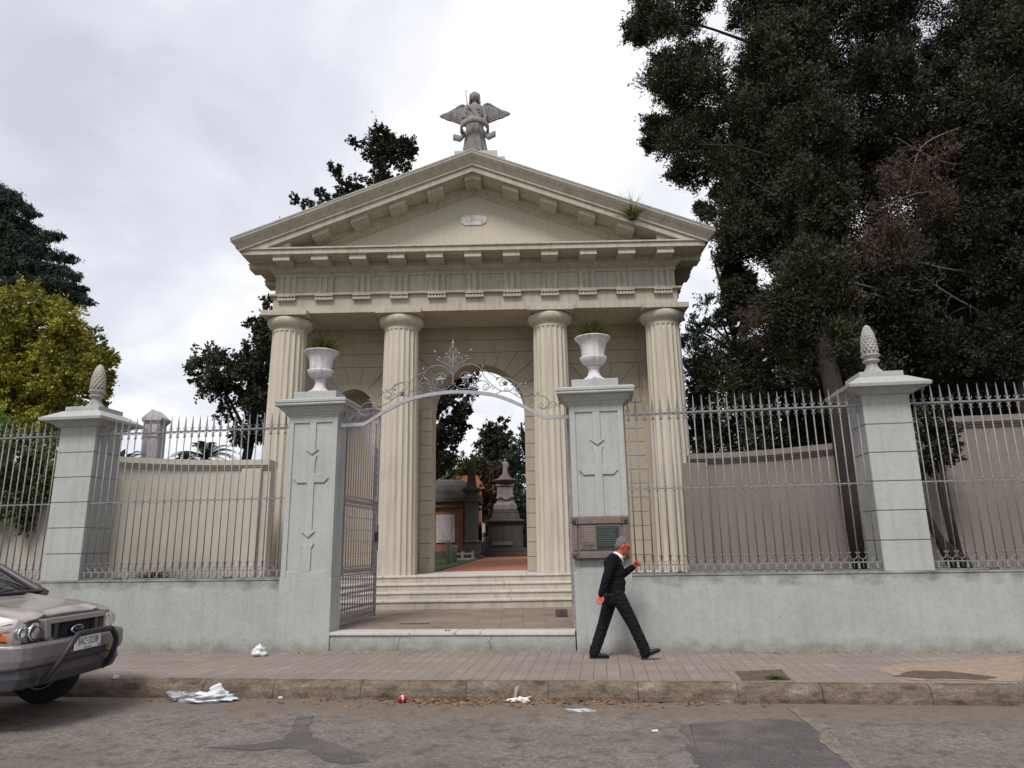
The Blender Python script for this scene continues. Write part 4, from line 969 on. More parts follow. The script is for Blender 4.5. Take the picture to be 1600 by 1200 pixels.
# --- great dark cypress to the right of the gateway: leaning trunk behind the railing
cA = join(C_in([(1000,-60),(1010,40),(1040,110),(1035,180),(1060,240),(1110,250),(1130,285),(1165,330),(1190,330),(1220,300),(1300,300),(1330,-60)], 16.5, 21, 120, .55, 11),
          C_in([(1150,270),(1300,270),(1330,420),(1290,470),(1230,430),(1190,380),(1150,400),(1140,350)], 16, 19, 46, .5, 12),
          C_in([(1225,430),(1340,400),(1360,640),(1300,650),(1230,560)], 14.5, 18, 34, .5, 13),
          C_in([(985,15),(1005,10),(1015,60),(990,55)], 18, 19, 4, .35, 14), C_in([(1020,190),(1045,190),(1050,235),(1030,230)], 18, 19.5, 4, .35, 15),
          B(1018, 222, 18.5, .28), B(1096, 325, 17.5, .17), B(1108, 334, 17.5, .15), B(1060, 265, 18.2, .35), B(1085, 275, 18.2, .3), B(1125, 300, 17.8, .25), B(1140, 400, 17, .2), B(1150, 340, 17, .25),
          C_in([(1120,420),(1150,410),(1190,450),(1200,520),(1150,490)], 16.5, 18, 9, .3, 16))
tree('cypress_tree', 'huge dark cypress leaning on a bent trunk, rising over the right end of the pediment', 'tree', (6.35, 13.1, .85), at(1230, 60, 17.5), .25, join(cA, C_in([(1205,40),(1290,40),(1335,560),(1270,560)], 15, 16.2, 34, .45, 17)), MT['cyp'], 62, 40, .092, 10, 21, 'dark trees at the right', bend=.4, up=.5, lr=.22, aspect=.42, puff=.42, shell=.42, spray=.24)
# --- second cypress filling the upper right corner
cB = join(C_in([(1330,-60),(1700,-60),(1700,560),(1500,560),(1380,500),(1340,330)], 15.5, 20, 175, .6, 31), C_in([(1340,420),(1640,420),(1640,570),(1470,585),(1400,560),(1340,580)], 15, 18, 40, .55, 32))
tb = tree('cypress_tree', 'broad dark cypress filling the upper right corner, thick upright trunk at the right edge', 'tree', (10.05, 13.9, .85), at(1500, -80, 17), .34, join(cB, C_in([(1515,60),(1610,60),(1640,570),(1545,570)], 14, 14.8, 40, .5, 38), C_in([(1380,200),(1550,200),(1550,430),(1330,430)], 18, 20, 34, .6, 39)), MT['cyp2'], 58, 38, .092, 6, 22, 'dark trees at the right', bend=.2, up=.4, lr=.2, aspect=.42, puff=.42, shell=.42, spray=.22)
# dead brown sprays inside it
c = join(C_in([(1390,260),(1440,210),(1500,260),(1530,300),(1500,330),(1440,350),(1360,400),(1330,390),(1380,330)], 14.6, 15.6, 26, .33, 33), C_in([(1340,370),(1400,330),(1440,400),(1370,430)], 14.6, 15.4, 8, .3, 34), C_in([(1540,400),(1600,380),(1620,470),(1560,480)], 14.6, 15.4, 8, .3, 35), C_in([(1140,440),(1200,420),(1260,480),(1180,520)], 15.3, 16, 5, .26, 36))
leaves('dead_sprays', MT['dead'], tb, [tuple(p-tb.location) for p in c[0]], c[1], 26, 16, .10, .16, .6, 37)
mb = MB(); rg = random.Random(8)
for a, m1, e in (((1560,250),(1480,255),(1400,215)), ((1560,330),(1450,300),(1370,330)), ((1560,430),(1480,420),(1400,400)), ((1400,460),(1290,440),(1190,500)), ((1410,475),(1330,455),(1260,490)), ((1600,520),(1500,470),(1440,430)), ((1500,200),(1440,230),(1420,300))):
    P_ = [at(*a, 15.2), at(*m1, 14.9), at(*e, 14.8)]; P_ = [p-tb.location for p in smooth(P_, 6)]
    mb.tube(P_, [.03*(1-.8*i/len(P_)) for i in range(len(P_))], 6)
    for k in range(14):
        i = rg.randrange(2, len(P_)); d = Vector((rg.uniform(-.4, .2), rg.uniform(-.3, .3), rg.uniform(-.35, .35))); mb.tube([P_[i], P_[i]+d*.5+Vector((0, 0, .03)), P_[i]+d], [.008, .006, .003], 4)
mb.build('dead_branches', MT['twig'], tb)
# --- shrubbery and smaller trees between them
def bush(name, label, cat, base, clumps, mat, group=None, npuff=28, nleaf=16, size=.10, seed=1, stems=5, **k):
    base = Vector(base); r = empty(name, base); tag(r, label, cat, group); rg = random.Random(seed)
    C_ = [Vector(c)-base for c in clumps[0]]; mb = MB()
    for i in range(min(stems, len(C_))): c = rg.choice(C_); mb.tube([(rg.uniform(-.1, .1), rg.uniform(-.1, .1), 0), c*.5+Vector((0, 0, .1)), c], [.05, .035, .015], 6)
    mb.build('stems', MT['bark'], r); leaves('foliage', mat, r, [tuple(c) for c in C_], clumps[1], npuff, nleaf, size, seed=seed, **k); return r
hc = C_in([(1092,570),(1120,555),(1200,548),(1290,575),(1330,600),(1330,690),(1092,735)], 16.6, 19.0, 150, .5, 41); hk = [i for i in range(len(hc[0])) if hc[0][i].x > 5.35 or (hc[0][i].x > 4.95 and hc[0][i].y > 17.9)]
hc = (hc[0], [r_ if p_.x > 5.35 else .27 for p_, r_ in zip(*hc)])
bush('clipped_hedge', 'dense brownish green hedge behind the right railing, beside the fluted column', 'hedge', (6.6, 18.6, .9), join(([hc[0][i] for i in hk], [hc[1][i] for i in hk]), C_in([(1080,562),(1112,558),(1112,725),(1080,725)], 20.6, 22.2, 34, .36, 141)), leafmat('hedge_leaf', (.014, .018, .007), (.060, .062, .022), .06), seed=42, size=.09)
tree('cedar_tree', 'layered blue green cedar seen between the gateway eaves and the great cypress', 'tree', (12.2, 32, 1.2), at(1120, 420, 32), .3, join(C_in([(1070,480),(1105,445),(1200,470),(1240,520),(1230,560),(1075,575)], 30, 34, 42, .62, 43)), MT['cedar'], 24, 14, .2, 14, 44, flatten=.35, aspect=.3)
tree('pine_tree', 'open dark pine glimpsed low between the cypress trunks at the right', 'tree', (17.5, 26, 1.1), at(1450, 480, 26), .22, join(C_in([(1330,560),(1400,560),(1400,700),(1330,720)], 22, 27, 24, .6, 45), C_in([(1400,480),(1620,480),(1620,570),(1480,600),(1420,560)], 22, 28, 26, .6, 46), C_in([(1330,600),(1650,590),(1650,720),(1330,730)], 20, 26, 70, .6, 47), C_in([(1340,560),(1450,560),(1460,620),(1340,640)], 20, 24, 20, .5, 147)), MT['cyp2'], 34, 20, .17, 8, 48, 'dark trees at the right')
bush('leaning_shrub', 'dark leaning shrub against the brown wall, right of the pine cone pillar', 'shrub', (7.35, 12.2, .88), join(C_in([(1425,640),(1480,640),(1495,700),(1480,760),(1435,740)], 12.6, 13.3, 12, .22, 49)), MT['cyp2'], seed=50, stems=4, size=.07)
mb = MB(); mb.tube([(0, 0, 0), (-.12, .1, .5), (-.3, .3, 1.3), (-.4, .5, 2.4)], [.10, .085, .06, .03], 8); mb.tube([(.2, .05, 0), (.15, .1, .35), (-.1, .2, .7)], [.12, .10, .04], 8)
mb.build('stem', MT['bark'], bpy.data.objects['leaning_shrub'])
# --- left side trees
cl_, rl_ = C_in([(-90,330),(-10,330),(10,520),(-90,520)], 33, 36, 44, .8, 54)
rg = random.Random(77)
for (x0, y0, x1, y1) in ((-60,285,28,312), (-60,300,58,338), (-60,325,45,352), (-60,345,88,372), (-60,360,70,388), (-60,372,112,408), (-60,395,100,425), (-60,398,122,432), (-60,420,138,470), (-60,415,128,452), (-60,440,118,476), (-60,290,10,330), (-60,430,80,450)):
    n_ = int((x1-x0)/5)
    for k in range(n_):
        t = k/(n_-1); x = x0+(x1-x0)*t; y = y0+(y1-y0)*(t**1.6)+rg.gauss(0, 6)*(1-.6*t); cl_.append(at(x+rg.uniform(-6, 6), y, 34.5+rg.uniform(-1.6, .8)-t)); rl_.append((.66-.36*t)*rg.uniform(.6, 1.3))
tree('cedar_tree', 'tall dark cedar with drooping tiered boughs at the left edge, behind the yellow green tree', 'tree', (-31, 34, 1.2), at(-70, 230, 34), .45, (cl_, rl_), MT['cedar'], 20, 13, .22, 10, 55, flatten=.5, aspect=.22, up=-.9, puff=.5)
tree('round_tree', 'rounded yellow green tree behind the pillar above the pickup', 'tree', (-16.2, 21, .95), at(50, 470, 21), .2,
     join(C_in([(-60,470),(0,450),(60,450),(110,485),(145,520),(160,570),(150,610),(120,630),(130,690),(0,700),(-60,700)], 19, 23.5, 210, .42, 56), C_in([(150,600),(172,610),(168,650),(140,690)], 20, 21, 8, .28, 57), C_in([(160,540),(178,560),(172,590)], 20, 21, 4, .2, 58)), MT['yel'], 30, 18, .11, 22, 59, shell=.35)
tree('cypress_tree', 'ragged dark cypress behind the roof, its top above the left slope of the pediment', 'tree', (-7.2, 27, 1.1), at(600, 215, 27), .25,
     join(C_in([(560,215),(600,205),(635,222),(640,240),(610,265),(575,250)], 26, 28.5, 15, .40, 61), C_in([(595,260),(632,262),(635,290),(600,300)], 26, 28, 6, .36, 62), C_in([(535,275),(600,265),(600,320),(520,330)], 26, 28, 10, .38, 63), C_in([(565,245),(600,200),(648,215),(645,235),(610,250)], 26, 28, 9, .3, 161), C_in([(500,320),(560,285),(580,300),(560,330),(500,340)], 26, 28, 12, .3, 162), B(552, 222, 27, .2), B(522, 262, 27, .2), B(527, 275, 27, .24), B(535, 290, 27, .26), B(500, 300, 27, .22), B(508, 318, 27, .26), B(460, 312, 27, .2), B(478, 320, 27, .24), B(490, 330, 27, .24), C_in([(470,330),(560,300),(560,360),(470,360)], 26, 28, 8, .35, 64)), MT['cyp2'], 22, 18, .12, 14, 65, 'dark cypresses behind the gateway')
tree('cypress_tree', 'dark cypress with open feathery boughs, just left of the leftmost column', 'tree', (-10.2, 24, 1.0), at(415, 475, 24), .25,
     join(C_in([(310,562),(330,550),(350,560),(395,550),(410,500),(440,500),(440,660),(390,680),(370,640),(345,615),(310,595)], 22.5, 25.5, 66, .42, 66), B(303, 570, 24, .2), B(305, 590, 24, .18), B(395, 505, 24, .3), B(418, 470, 24, .22), C_in([(345,630),(400,640),(400,690),(360,690)], 23, 25, 8, .3, 67)), MT['cyp'], 24, 15, .12, 20, 68, 'dark cypresses behind the gateway')
# --- trees seen through the arch
tree('cypress_tree', 'dark cypress overhanging the left side of the arch view', 'tree', (-4.6, 26, 1.1), at(690, 560, 26), .22,
     join(C_in([(660,560),(740,560),(730,640),(680,640),(660,620)], 25, 27, 24, .32, 71), C_in([(665,640),(715,645),(730,640),(718,690),(700,720),(665,700)], 25, 27, 20, .30, 72), C_in([(665,700),(700,705),(705,735),(665,745)], 25, 27, 13, .28, 73), B(733, 642, 26, .14), B(728, 665, 26, .16)), MT['cyp2'], 26, 18, .11, 5, 74, 'dark trees beyond the arch')
tree('cypress_tree', 'compact dark cypress in the middle of the arch view, behind the statue', 'tree', (-.4, 40, 1.4), at(775, 660, 40), .3,
     join(C_in([(756,690),(768,668),(790,660),(798,690),(812,720),(815,760),(770,775),(755,740),(750,700)], 38.5, 41.5, 62, .42, 75)), MT['cyp2'], 24, 14, .17, 12, 76, 'dark trees beyond the arch')
tree('cedar_tree', 'thin dark cedar at the right side of the arch view', 'tree', (1.6, 34, 1.3), at(815, 660, 34), .2,
     join(C_in([(800,680),(835,670),(835,760),(805,740)], 33, 35, 14, .34, 77), C_in([(795,760),(835,750),(835,860),(800,850),(812,800)], 32, 35, 32, .38, 78)), MT['cedar'], 20, 13, .15, 10, 79, 'dark trees beyond the arch', aspect=.3)
def flow(name, label, poly, Y0, Y1, n, r, mat, seed, base): bush(name, label, 'bush', base, C_in(poly, Y0, Y1, n, r, seed), mat, 'bushes beyond the arch', 24, 14, .13, seed, up=.2)
flow('garden_bush', 'tall mixed green bush behind the brick tomb, seen through the arch', [(690,720),(712,712),(745,722),(752,780),(700,790)], 33, 36, 36, .42, MT['mid'], 81, (-3.6, 34, 1.3))
flow('garden_bush', 'russet tinged bush between the dark obelisk and the stone monument', [(740,725),(800,730),(800,850),(742,850)], 33, 37, 62, .45, leafmat('russet_leaf', (.02, .025, .010), (.12, .085, .04), .1), 83, (-1.2, 35, 1.3))
WL = bush('woodland', 'far belt of dark trees beyond the graves', 'trees', (0, 60, 1.5), C_in([(640,800),(860,790),(860,868),(640,868)], 48, 60, 60, 1.0, 85), MT['cyp2'], npuff=26, nleaf=16, size=.4, seed=86)
# --- ivy, cycads
c = C_in([(-30,700),(60,690),(88,700),(80,770),(30,800),(-30,795)], 14.25, 14.45, 60, .24, 91); c2 = C_in([(-20,790),(40,790),(45,830),(20,820)], 14.3, 14.42, 8, .12, 93)
bush('climbing_ivy', 'mass of ivy spilling over the pale garden wall above the pickup', 'ivy', (-12, 14.35, .9), join(c, c2), MT['ivy'], npuff=20, nleaf=12, size=.07, seed=92, up=-.3)
bush('garden_bush', 'bright green leafy bush behind the railing at the left edge', 'bush', (-12.3, 13.4, .9), C_in([(-40,650),(10,655),(22,690),(0,700),(-40,700)], 13.2, 13.8, 20, .18, 94), leafmat('fresh_leaf', (.05, .10, .02), (.20, .30, .07), .2), npuff=16, nleaf=10, size=.07, seed=95)
def palm(loc, h, label, seed, n=26, l=1.15, group='cycads behind the left wall'):
    r = empty('cycad_palm', loc); tag(r, label, 'palm', group); mb = MB(); mb.tube([(0, 0, 0), (.02, 0, h*.5), (0, 0, h)], [.16, .14, .16], 10); mb.build('trunk', MT['bark'], r)
    rg = random.Random(seed)
    for i in range(n):
        a = 2*PI*i/n+rg.uniform(-.1, .1); el = rg.uniform(.25, 1.25); d = Vector((math.cos(a)*math.cos(el), math.sin(a)*math.cos(el), math.sin(el))); sd = Vector((-math.sin(a), math.cos(a), 0)); P_ = [Vector((0, 0, h))+d*l*t-Vector((0, 0, .55*l*t*t)) for t in [k/12 for k in range(13)]]
        mb = MB(); mb.tube(P_, [.012*(1-.07*k) for k in range(13)], 4); tv = [.2]*len(mb.f)
        for k in range(1, 12):
            for j in range(3):
                p = P_[k].lerp(P_[k+1], j/3)
                for sg in (-1, 1):
                    q_ = p+sd*sg*.20*(1-abs(k/12-.45))+(P_[k+1]-P_[k])*1.1+Vector((0, 0, -.03)); wv = (P_[k+1]-P_[k]).normalized()*.011
                    mb.add([p-wv, p+wv, q_], [(0, 1, 2)]); tv.append(rg.random())
        o = mb.build('frond', MT['mid'], r, fix=False); attr_tint(o.data, tv)
palm(at(320, 740, 19)*1.0+Vector((0, 0, -1.9)), 2.3, 'spiky cycad palm behind the pale curved wall, beside the leftmost column', 3)
palm(at(190, 740, 19)+Vector((0, 0, -1.9)), 2.1, 'small spiky cycad palm just behind the pine cone pillar', 5, 14, 1.1)
palm(at(703, 750, 31)+Vector((0, 0, -3.2)), 3.2, 'grey fronded palm in front of the dark cypress, through the arch', 7, 14, .8, 'palms beyond the arch')

MT['tombm'] = plaster('grey_mauve_marble', (.27, .235, .245), (.08, .07, .075), .6, 1, .8, .5)
rg = random.Random(5); cc = [(rg.uniform(-75, 70), rg.uniform(58, 74), rg.uniform(2, 9)) for i in range(190)]
cc = [c for c in cc if not -9 < c[0] < 7]
WL2 = bush('woodland', 'distant mass of dark trees beyond the cemetery lawns', 'trees', (-30, 66, 1.5), ([Vector(c) for c in cc], [rg.uniform(1.6, 2.8) for c in cc]), MT['cyp2'], npuff=16, nleaf=12, size=.8, seed=87)
# ============================================================ graves
o = at(240, 700, 22); r = empty('tomb_pinnacle', (o.x, 22, .9)); r.scale = (.86, .86, 1); tag(r, 'stained white tomb pillar with little gabled top, peeping over the left wall', 'tomb')
mb = MB(); mb.box(-.28, .28, -.28, .28, 0, 4.75); mb.build('shaft', MT['urn'], r, bevel=.02)
mb = MB(); mb.stack(0, 0, [(.28, .28, 4.7), (.31, .31, 4.75), (.37, .37, 4.82), (.37, .37, 4.90)]); mb.prism([(-.37, 4.9), (.37, 4.9), (0, 5.18)], -.37, .37); mb.build('gabled_cap', MT['urn'], r, bevel=.01)
mb = MB(); mb.box(-.25, -.16, -.31, -.27, .5, 4.6); mb.box(.16, .25, -.31, -.27, .5, 4.6); mb.box(-.28, .28, -.32, -.27, 4.3, 4.4); mb.build('raised_strips', MT['urn'], r)
# dome topped brick mausoleum
def base(px, py, Y): v = at(px, py, Y); return Vector((v.x, Y, GZ(Y)))
Yt = 28.5; b0 = base(712, 866, Yt); r = empty('brick_mausoleum', b0); tag(r, 'weathered red brick mausoleum with dark roof, left side of the arch view', 'mausoleum')
sc_ = Yt/1085*1.0
mb = MB(); mb.box(-2.2, .78, 0, 2.6, 0, 2.25); mb.build('wall', MT['brick'], r, bevel=.02)
mb = MB(); mb.box(-2.3, .86, -.08, 2.7, -.05, .30); mb.build('plinth', MT['tomb'], r, bevel=.02)
for x in (.22, .62, -.95):
    mb = MB(); mb.box(x-.07, x+.07, -.09, .02, .34, 1.85); mb.box(x-.10, x+.10, -.12, .02, 1.85, 1.93); mb.box(x-.10, x+.10, -.12, .02, .28, .36); mb.build('pilaster', MT['brick'], r, bevel=.01)
mb = MB(); mb.box(-.78, -.02, -.05, .02, .62, 1.72); mb.box(-.70, -.10, -.06, -.04, .70, 1.64); mb.build('white_panel', MT['tombw'], r, bevel=.02)
mb = MB(); mb.box(-2.32, .88, -.14, 2.7, 2.0, 2.10); mb.box(-2.4, .98, -.22, 2.8, 2.22, 2.42); mb.build('cornice', MT['tomb'], r, bevel=.02)
mb = MB(); mb.loft([[(x*k-.7, y*k+1.3, z) for x, y in ((-1.7, -1.5), (1.7, -1.5), (1.7, 1.4), (-1.7, 1.4))] for k, z in ((1, 2.42), (.93, 2.68), (.78, 2.92), (.58, 3.1), (.35, 3.2), (.12, 3.25))], smooth=False); mb.build('domed_roof', MT['tomb'], r)
mb = MB(); mb.ball((-.7, 1.3, 3.3), (.14, .14, .16), 10, 8); mb.build('finial', MT['tomb'], r)
b1 = base(728, 862, 33); r = empty('tiled_roof_tomb', b1); tag(r, 'small tomb with an orange tiled roof, peeking above the brick mausoleum', 'tomb')
mb = MB(); mb.box(-1.3, .75, 0, 2, 0, 3.05); mb.build('wall', MT['brick'], r); mb = MB(); mb.prism([(-1.5, 3.0), (.9, 3.0), (.55, 3.62), (-.35, 3.62)], -.1, 2.1); 
mb.build('roof', simple('orange_roof_tiles', (.50, .17, .07), .8, 0, .35, 25, .6), r)
b2 = base(737, 869, 27.6); r = empty('obelisk_tomb', b2); tag(r, 'slim dark stone pier with pointed obelisk top, beside the brick mausoleum', 'tomb')
mb = MB(); mb.box(-.42, .42, -.3, .5, 0, .14); mb.box(-.33, .33, -.22, .42, .14, .60); mb.stack(0, .1, [(.33, .33, .60), (.37, .37, .63), (.37, .37, .68), (.25, .25, .72)]); mb.build('base', MT['tomb'], r, bevel=.01)
mb = MB(); mb.box(-.24, .24, -.14, .34, .70, 2.15); mb.stack(0, .1, [(.25, .25, 2.15), (.30, .30, 2.2), (.25, .25, 2.24), (.25, .25, 2.55), (.36, .36, 2.62), (.36, .36, 2.70)]); mb.build('pier', MT['tomb'], r, bevel=.01)
mb = MB(); mb.stack(0, .1, [(.22, .22, 2.70), (.17, .17, 2.95), (.12, .12, 3.75), (.02, .02, 3.95)]); mb.build('obelisk', MT['tomb'], r)
b3 = base(790, 868, 29.8); r = empty('statue_monument', b3); tag(r, 'dark stepped monument with a pale carved pedestal and standing figure', 'monument')
mb = MB(); mb.box(-1.15, 1.3, -.2, 2.0, 0, .20); mb.box(-.85, 1.1, 0, 1.8, .20, .36); mb.build('steps', MT['tomb'], r, bevel=.02)
mb = MB(); mb.box(-.72, .75, .15, 1.5, .36, 1.50); mb.stack(0.02, .8, [(.75, .7, 1.50), (.82, .78, 1.55), (.82, .78, 1.62), (.62, .58, 1.68), (.56, .5, 1.95), (.52, .48, 2.08)]); mb.build('dark_base', MT['tomb'], r, bevel=.02)
mb = MB(); mb.box(-.55, .3, .10, .16, .5, .66); mb.build('name_slab', MT['innerd'], r)
mb = MB(); mb.stack(.0, .8, [(.48, .44, 2.08), (.50, .46, 2.12), (.49, .45, 2.34), (.40, .38, 2.42), (.36, .34, 2.5), (.34, .32, 3.18), (.40, .36, 3.22), (.40, .36, 3.3)])
for k in range(9): mb.ball((-.32+.08*k, .44, 2.66+.05*math.sin(k)), (.07, .05, .09), 8, 6)
mb.build('carved_pedestal', MT['tombm'], r, bevel=.01)
mb = MB(); mb.lathe([(.36, 3.3), (.44, 3.42), (.56, 3.47), (.56, 3.52), (.30, 3.60), (.18, 3.76)], 0, .8, 20); mb.build('bowl_cap', simple('reddish_stone', (.14, .095, .09), .8, 0, .3), r)
mb = MB(); mb.loft([[(rx*(1+.12*math.sin(7*a))*math.cos(a)+.02, .8+ry*math.sin(a), z) for a in [2*PI*k/24 for k in range(24)]] for z, rx, ry in ((3.72, .21, .18), (4.1, .17, .15), (4.45, .15, .13), (4.72, .19, .13), (4.86, .10, .09), (4.9, .06, .06))])
mb.ball((.01, .78, 5.0), (.09, .10, .12)); mb.capsule((-.16, .8, 4.74), (-.28, .7, 4.95), .055, .04); mb.capsule((.17, .8, 4.74), (.22, .7, 4.45), .055, .04); mb.capsule((-.28, .7, 4.95), (-.38, .65, 4.92), .04, .03)
mb.v = [(x*.68, .8+(y-.8)*.68, 3.72+(z-3.72)*.6) for x, y, z in mb.v]; mb.build('figure', MT['tombm'], r, voxel=.02, smooth_it=1)
r.scale = (1, 1, .92)
b4 = base(765, 866, 30.5); r = empty('headstone', b4); tag(r, 'low pale grave with rounded end, left of the statue monument', 'grave')
mb = MB(); mb.box(-.5, .7, -.1, 1.2, 0, .22); mb.prism([(-.38, .22), (.5, .22), (.5, .55), (.1, .72), (-.2, .68), (-.38, .55)], 0, 1.0); mb.build('slab', MT['tombw'], r, bevel=.03)
b5 = base(751, 862, 33); r = empty('headstone', b5); tag(r, 'narrow white upright gravestone between the dark obelisk and the monument', 'grave')
mb = MB(); mb.box(-.22, .22, 0, .3, 0, 1.35); mb.prism([(-.22, 1.35), (.22, 1.35), (0, 1.5)], 0, .3); mb.build('stone', MT['tombw'], r, bevel=.02)
for x, y, Y, h, lb in ((701, 879, 24.5, .74, 'taller lichened stone bollard on the lawn, left of its shorter twin'), (710, 875, 25.3, .56, 'shorter lichened stone bollard beside the path, right of its taller twin')):
    r = empty('stone_bollard', base(x, y, Y)); tag(r, lb, 'bollard', 'stone bollards beyond the arch')
    mb = MB(); mb.lathe([(.09, -.02), (.09, h*.85), (.10, h*.88), (.12, h*.92), (.12, h*.97), (.06, h)], n=16); mb.build('post', MT['pine'], r)
r = empty('grave_rail', base(722, 871, 26.6)); tag(r, 'low broken stone kerb round a grave, beside the mausoleum', 'grave'); mb = MB()
for x in (-.5, 0, .4): mb.box(x-.05, x+.05, -.05, .05, 0, .32)
mb.box(-.55, .45, -.04, .04, .2, .27); mb.box(-.6, .5, -.1, .1, 0, .08); mb.build('kerb', MT['pine'], r, bevel=.01)
# ============================================================ walking man
MO = Vector((1.32, 10.45, 0))
def X(x, z, y): return Vector((x-1.32, y, z))
skin = simple('ruddy_skin', (.52, .10, .055), .55, 0, .2, 30, .1); black = simple('black_wool', (.011, .011, .013), .95, 0, .4, 60, 0, .12, fold=.8)
trou = simple('black_trousers', (.009, .009, .010), .85, 0, .3, 40, 0, .2, fold=.9)
mb = MB()
hp, ch, nk, hd = X(1.315, .90, 0), X(1.33, 1.27, 0), X(1.41, 1.45, 0), X(1.478, 1.545, 0)
mb.capsule(hp, X(1.32, 1.05, 0), .125, .12); mb.ball(X(1.32, 1.15, 0), (.13, .165, .20)); mb.ball(X(1.32, 1.30, 0), (.12, .18, .13))
mb.capsule(X(1.37, 1.38, 0), X(1.455, 1.50, 0), .062, .056)
rotH = Euler((0, R(24), 0)).to_matrix()
mb.ball(X(1.472, 1.56, 0), (.098, .075, .118), 18, 14, rotH)
def H(x, y, z): return X(1.472, 1.56, 0)+rotH @ Vector((x, y, z))
mb.ball(H(.035, 0, -.055), (.066, .055, .065), 14, 10, rotH); mb.ball(H(.062, 0, -.098), (.026, .025, .018), 10, 6)
mb.capsule(H(.090, 0, .008), H(.112, 0, -.028), .011, .016, 8); mb.ball(H(.108, 0, -.030), (.018, .018, .012), 8, 6)
mb.ball(H(.084, 0, -.062), (.016, .026, .008), 10, 6); mb.ball(H(.082, 0, -.074), (.015, .022, .008), 10, 6)
mb.capsule(H(.088, -.04, .028), H(.088, .04, .028), .012, .012, 8)
for sg in (-1, 1):
    mb.ball(H(-.005, sg*.076, -.008), (.022, .010, .034), 10, 8, rotH); mb.ball(H(.078, sg*.030, .010), (.010, .013, .009), 8, 6)
    mb.ball(H(.05, sg*.04, -.03), (.03, .022, .028), 8, 6)
arms = {-1: [X(1.30, 1.385, -.19), X(1.185, 1.125, -.235), X(1.10, .885, -.215)], 1: [X(1.335, 1.37, .19), X(1.43, 1.115, .20), X(1.635, 1.255, .12)]}
for sg, (a, b_, c) in arms.items():
    mb.capsule(X(1.33, 1.37, 0), a, .07, .062); mb.capsule(a, b_, .052, .042); mb.capsule(b_, c, .042, .028)
def hand(w_, d, side, curl, sz=1.0):
    """palm from the wrist along d, five bent fingers; side = thumb side"""
    d = d.normalized(); side = (side-d*side.dot(d)).normalized(); nrm = d.cross(side).normalized()
    pc = w_+d*.045*sz
    for t in (-.028, -.010, .010, .028): mb.capsule(w_+side*t*.6, w_+d*.082*sz+side*t, .014, .0125, 8)
    for i, (t, l) in enumerate(((.030, .072), (.010, .080), (-.010, .074), (-.029, .058))):
        p0 = w_+d*.084*sz+side*t; a = curl[0]+.08*i; p1 = p0+(d*math.cos(a)+nrm*math.sin(a))*l*.42*sz; a += curl[1]; p2 = p1+(d*math.cos(a)+nrm*math.sin(a))*l*.33*sz; a += curl[1]*.8; p3 = p2+(d*math.cos(a)+nrm*math.sin(a))*l*.27*sz
        mb.capsule(p0, p1, .0098, .009, 8); mb.capsule(p1, p2, .009, .0085, 8); mb.capsule(p2, p3, .0083, .007, 8)
    t0 = w_+d*.022*sz+side*.026; t1 = t0+(d*.6+side*.6+nrm*.25).normalized()*.036; t2 = t1+(d*.8+nrm*.55+side*.05).normalized()*.03; t3 = t2+(d*.5+nrm*.85-side*.25).normalized()*.024
    mb.capsule(t0, t1, .015, .0115, 8); mb.capsule(t1, t2, .011, .0098, 8); mb.capsule(t2, t3, .0095, .0078, 8)
hand(arms[-1][2], Vector((-.10, 0, -.40)), Vector((.9, -.3, 0)), (.45, .75))
hand(arms[1][2], Vector((.42, -.05, .30)), Vector((-.35, -.2, .6)), (.75, 1.05))
legs = {1: [X(1.30, .90, .085), X(1.165, .50, .095), X(1.015, .105, .10)], -1: [X(1.335, .90, -.085), X(1.535, .505, -.10), X(1.705, .115, -.09)]}
for sg, (a, b_, c) in legs.items(): mb.capsule(a, b_, .082, .055); mb.capsule(b_, c, .056, .036)
mb.capsule(legs[1][2], X(1.05, .045, .10), .034, .022); mb.capsule(legs[-1][2], X(1.76, .085, -.09), .034, .022)
man = mb.build('person', skin, None, MO, voxel=.0062, smooth_it=2)
tag(man, 'grey haired man in black sweater and trousers walking right, head bowed, one fist raised', 'person')
def part(name, mat, f, voxel=.012, sm=3, bev=0):
    global mb
    mb = MB(); f(mb); o = mb.build(name, mat, man, voxel=voxel, smooth_it=sm) if voxel else mb.build(name, mat, man, bevel=bev); return o
def f(m):
    m.ball(X(1.315, 1.04, 0), (.150, .175, .14)); m.ball(X(1.335, 1.04, 0), (.16, .15, .12)); m.ball(X(1.325, 1.17, 0), (.150, .185, .20)); m.ball(X(1.315, 1.30, 0), (.135, .20, .135)); m.ball(X(1.36, 1.18, 0), (.13, .14, .17))
    m.capsule(X(1.34, 1.34, 0), X(1.385, 1.395, 0), .10, .085); m.loft([[(X(1.322, z, 0)+Vector((rx*math.cos(a), ry*math.sin(a), 0))) for a in [2*PI*k/24 for k in range(24)]] for z, rx, ry in ((.895, .135, .165), (.93, .155, .178), (1.05, .155, .18))])
    for sg, (a, b_, c) in arms.items():
        m.capsule(X(1.33, 1.35, 0), a, .09, .078); m.capsule(a, b_, .074, .062); m.capsule(b_, b_.lerp(c, .93), .062, .047)
        rg = random.Random(3)
        for k in range(5): t = .2+.15*k; p = b_.lerp(c, t); m.ball(p, (.060-.002*k, .060-.002*k, .022))
part('sweater', black, f, .012, 3)
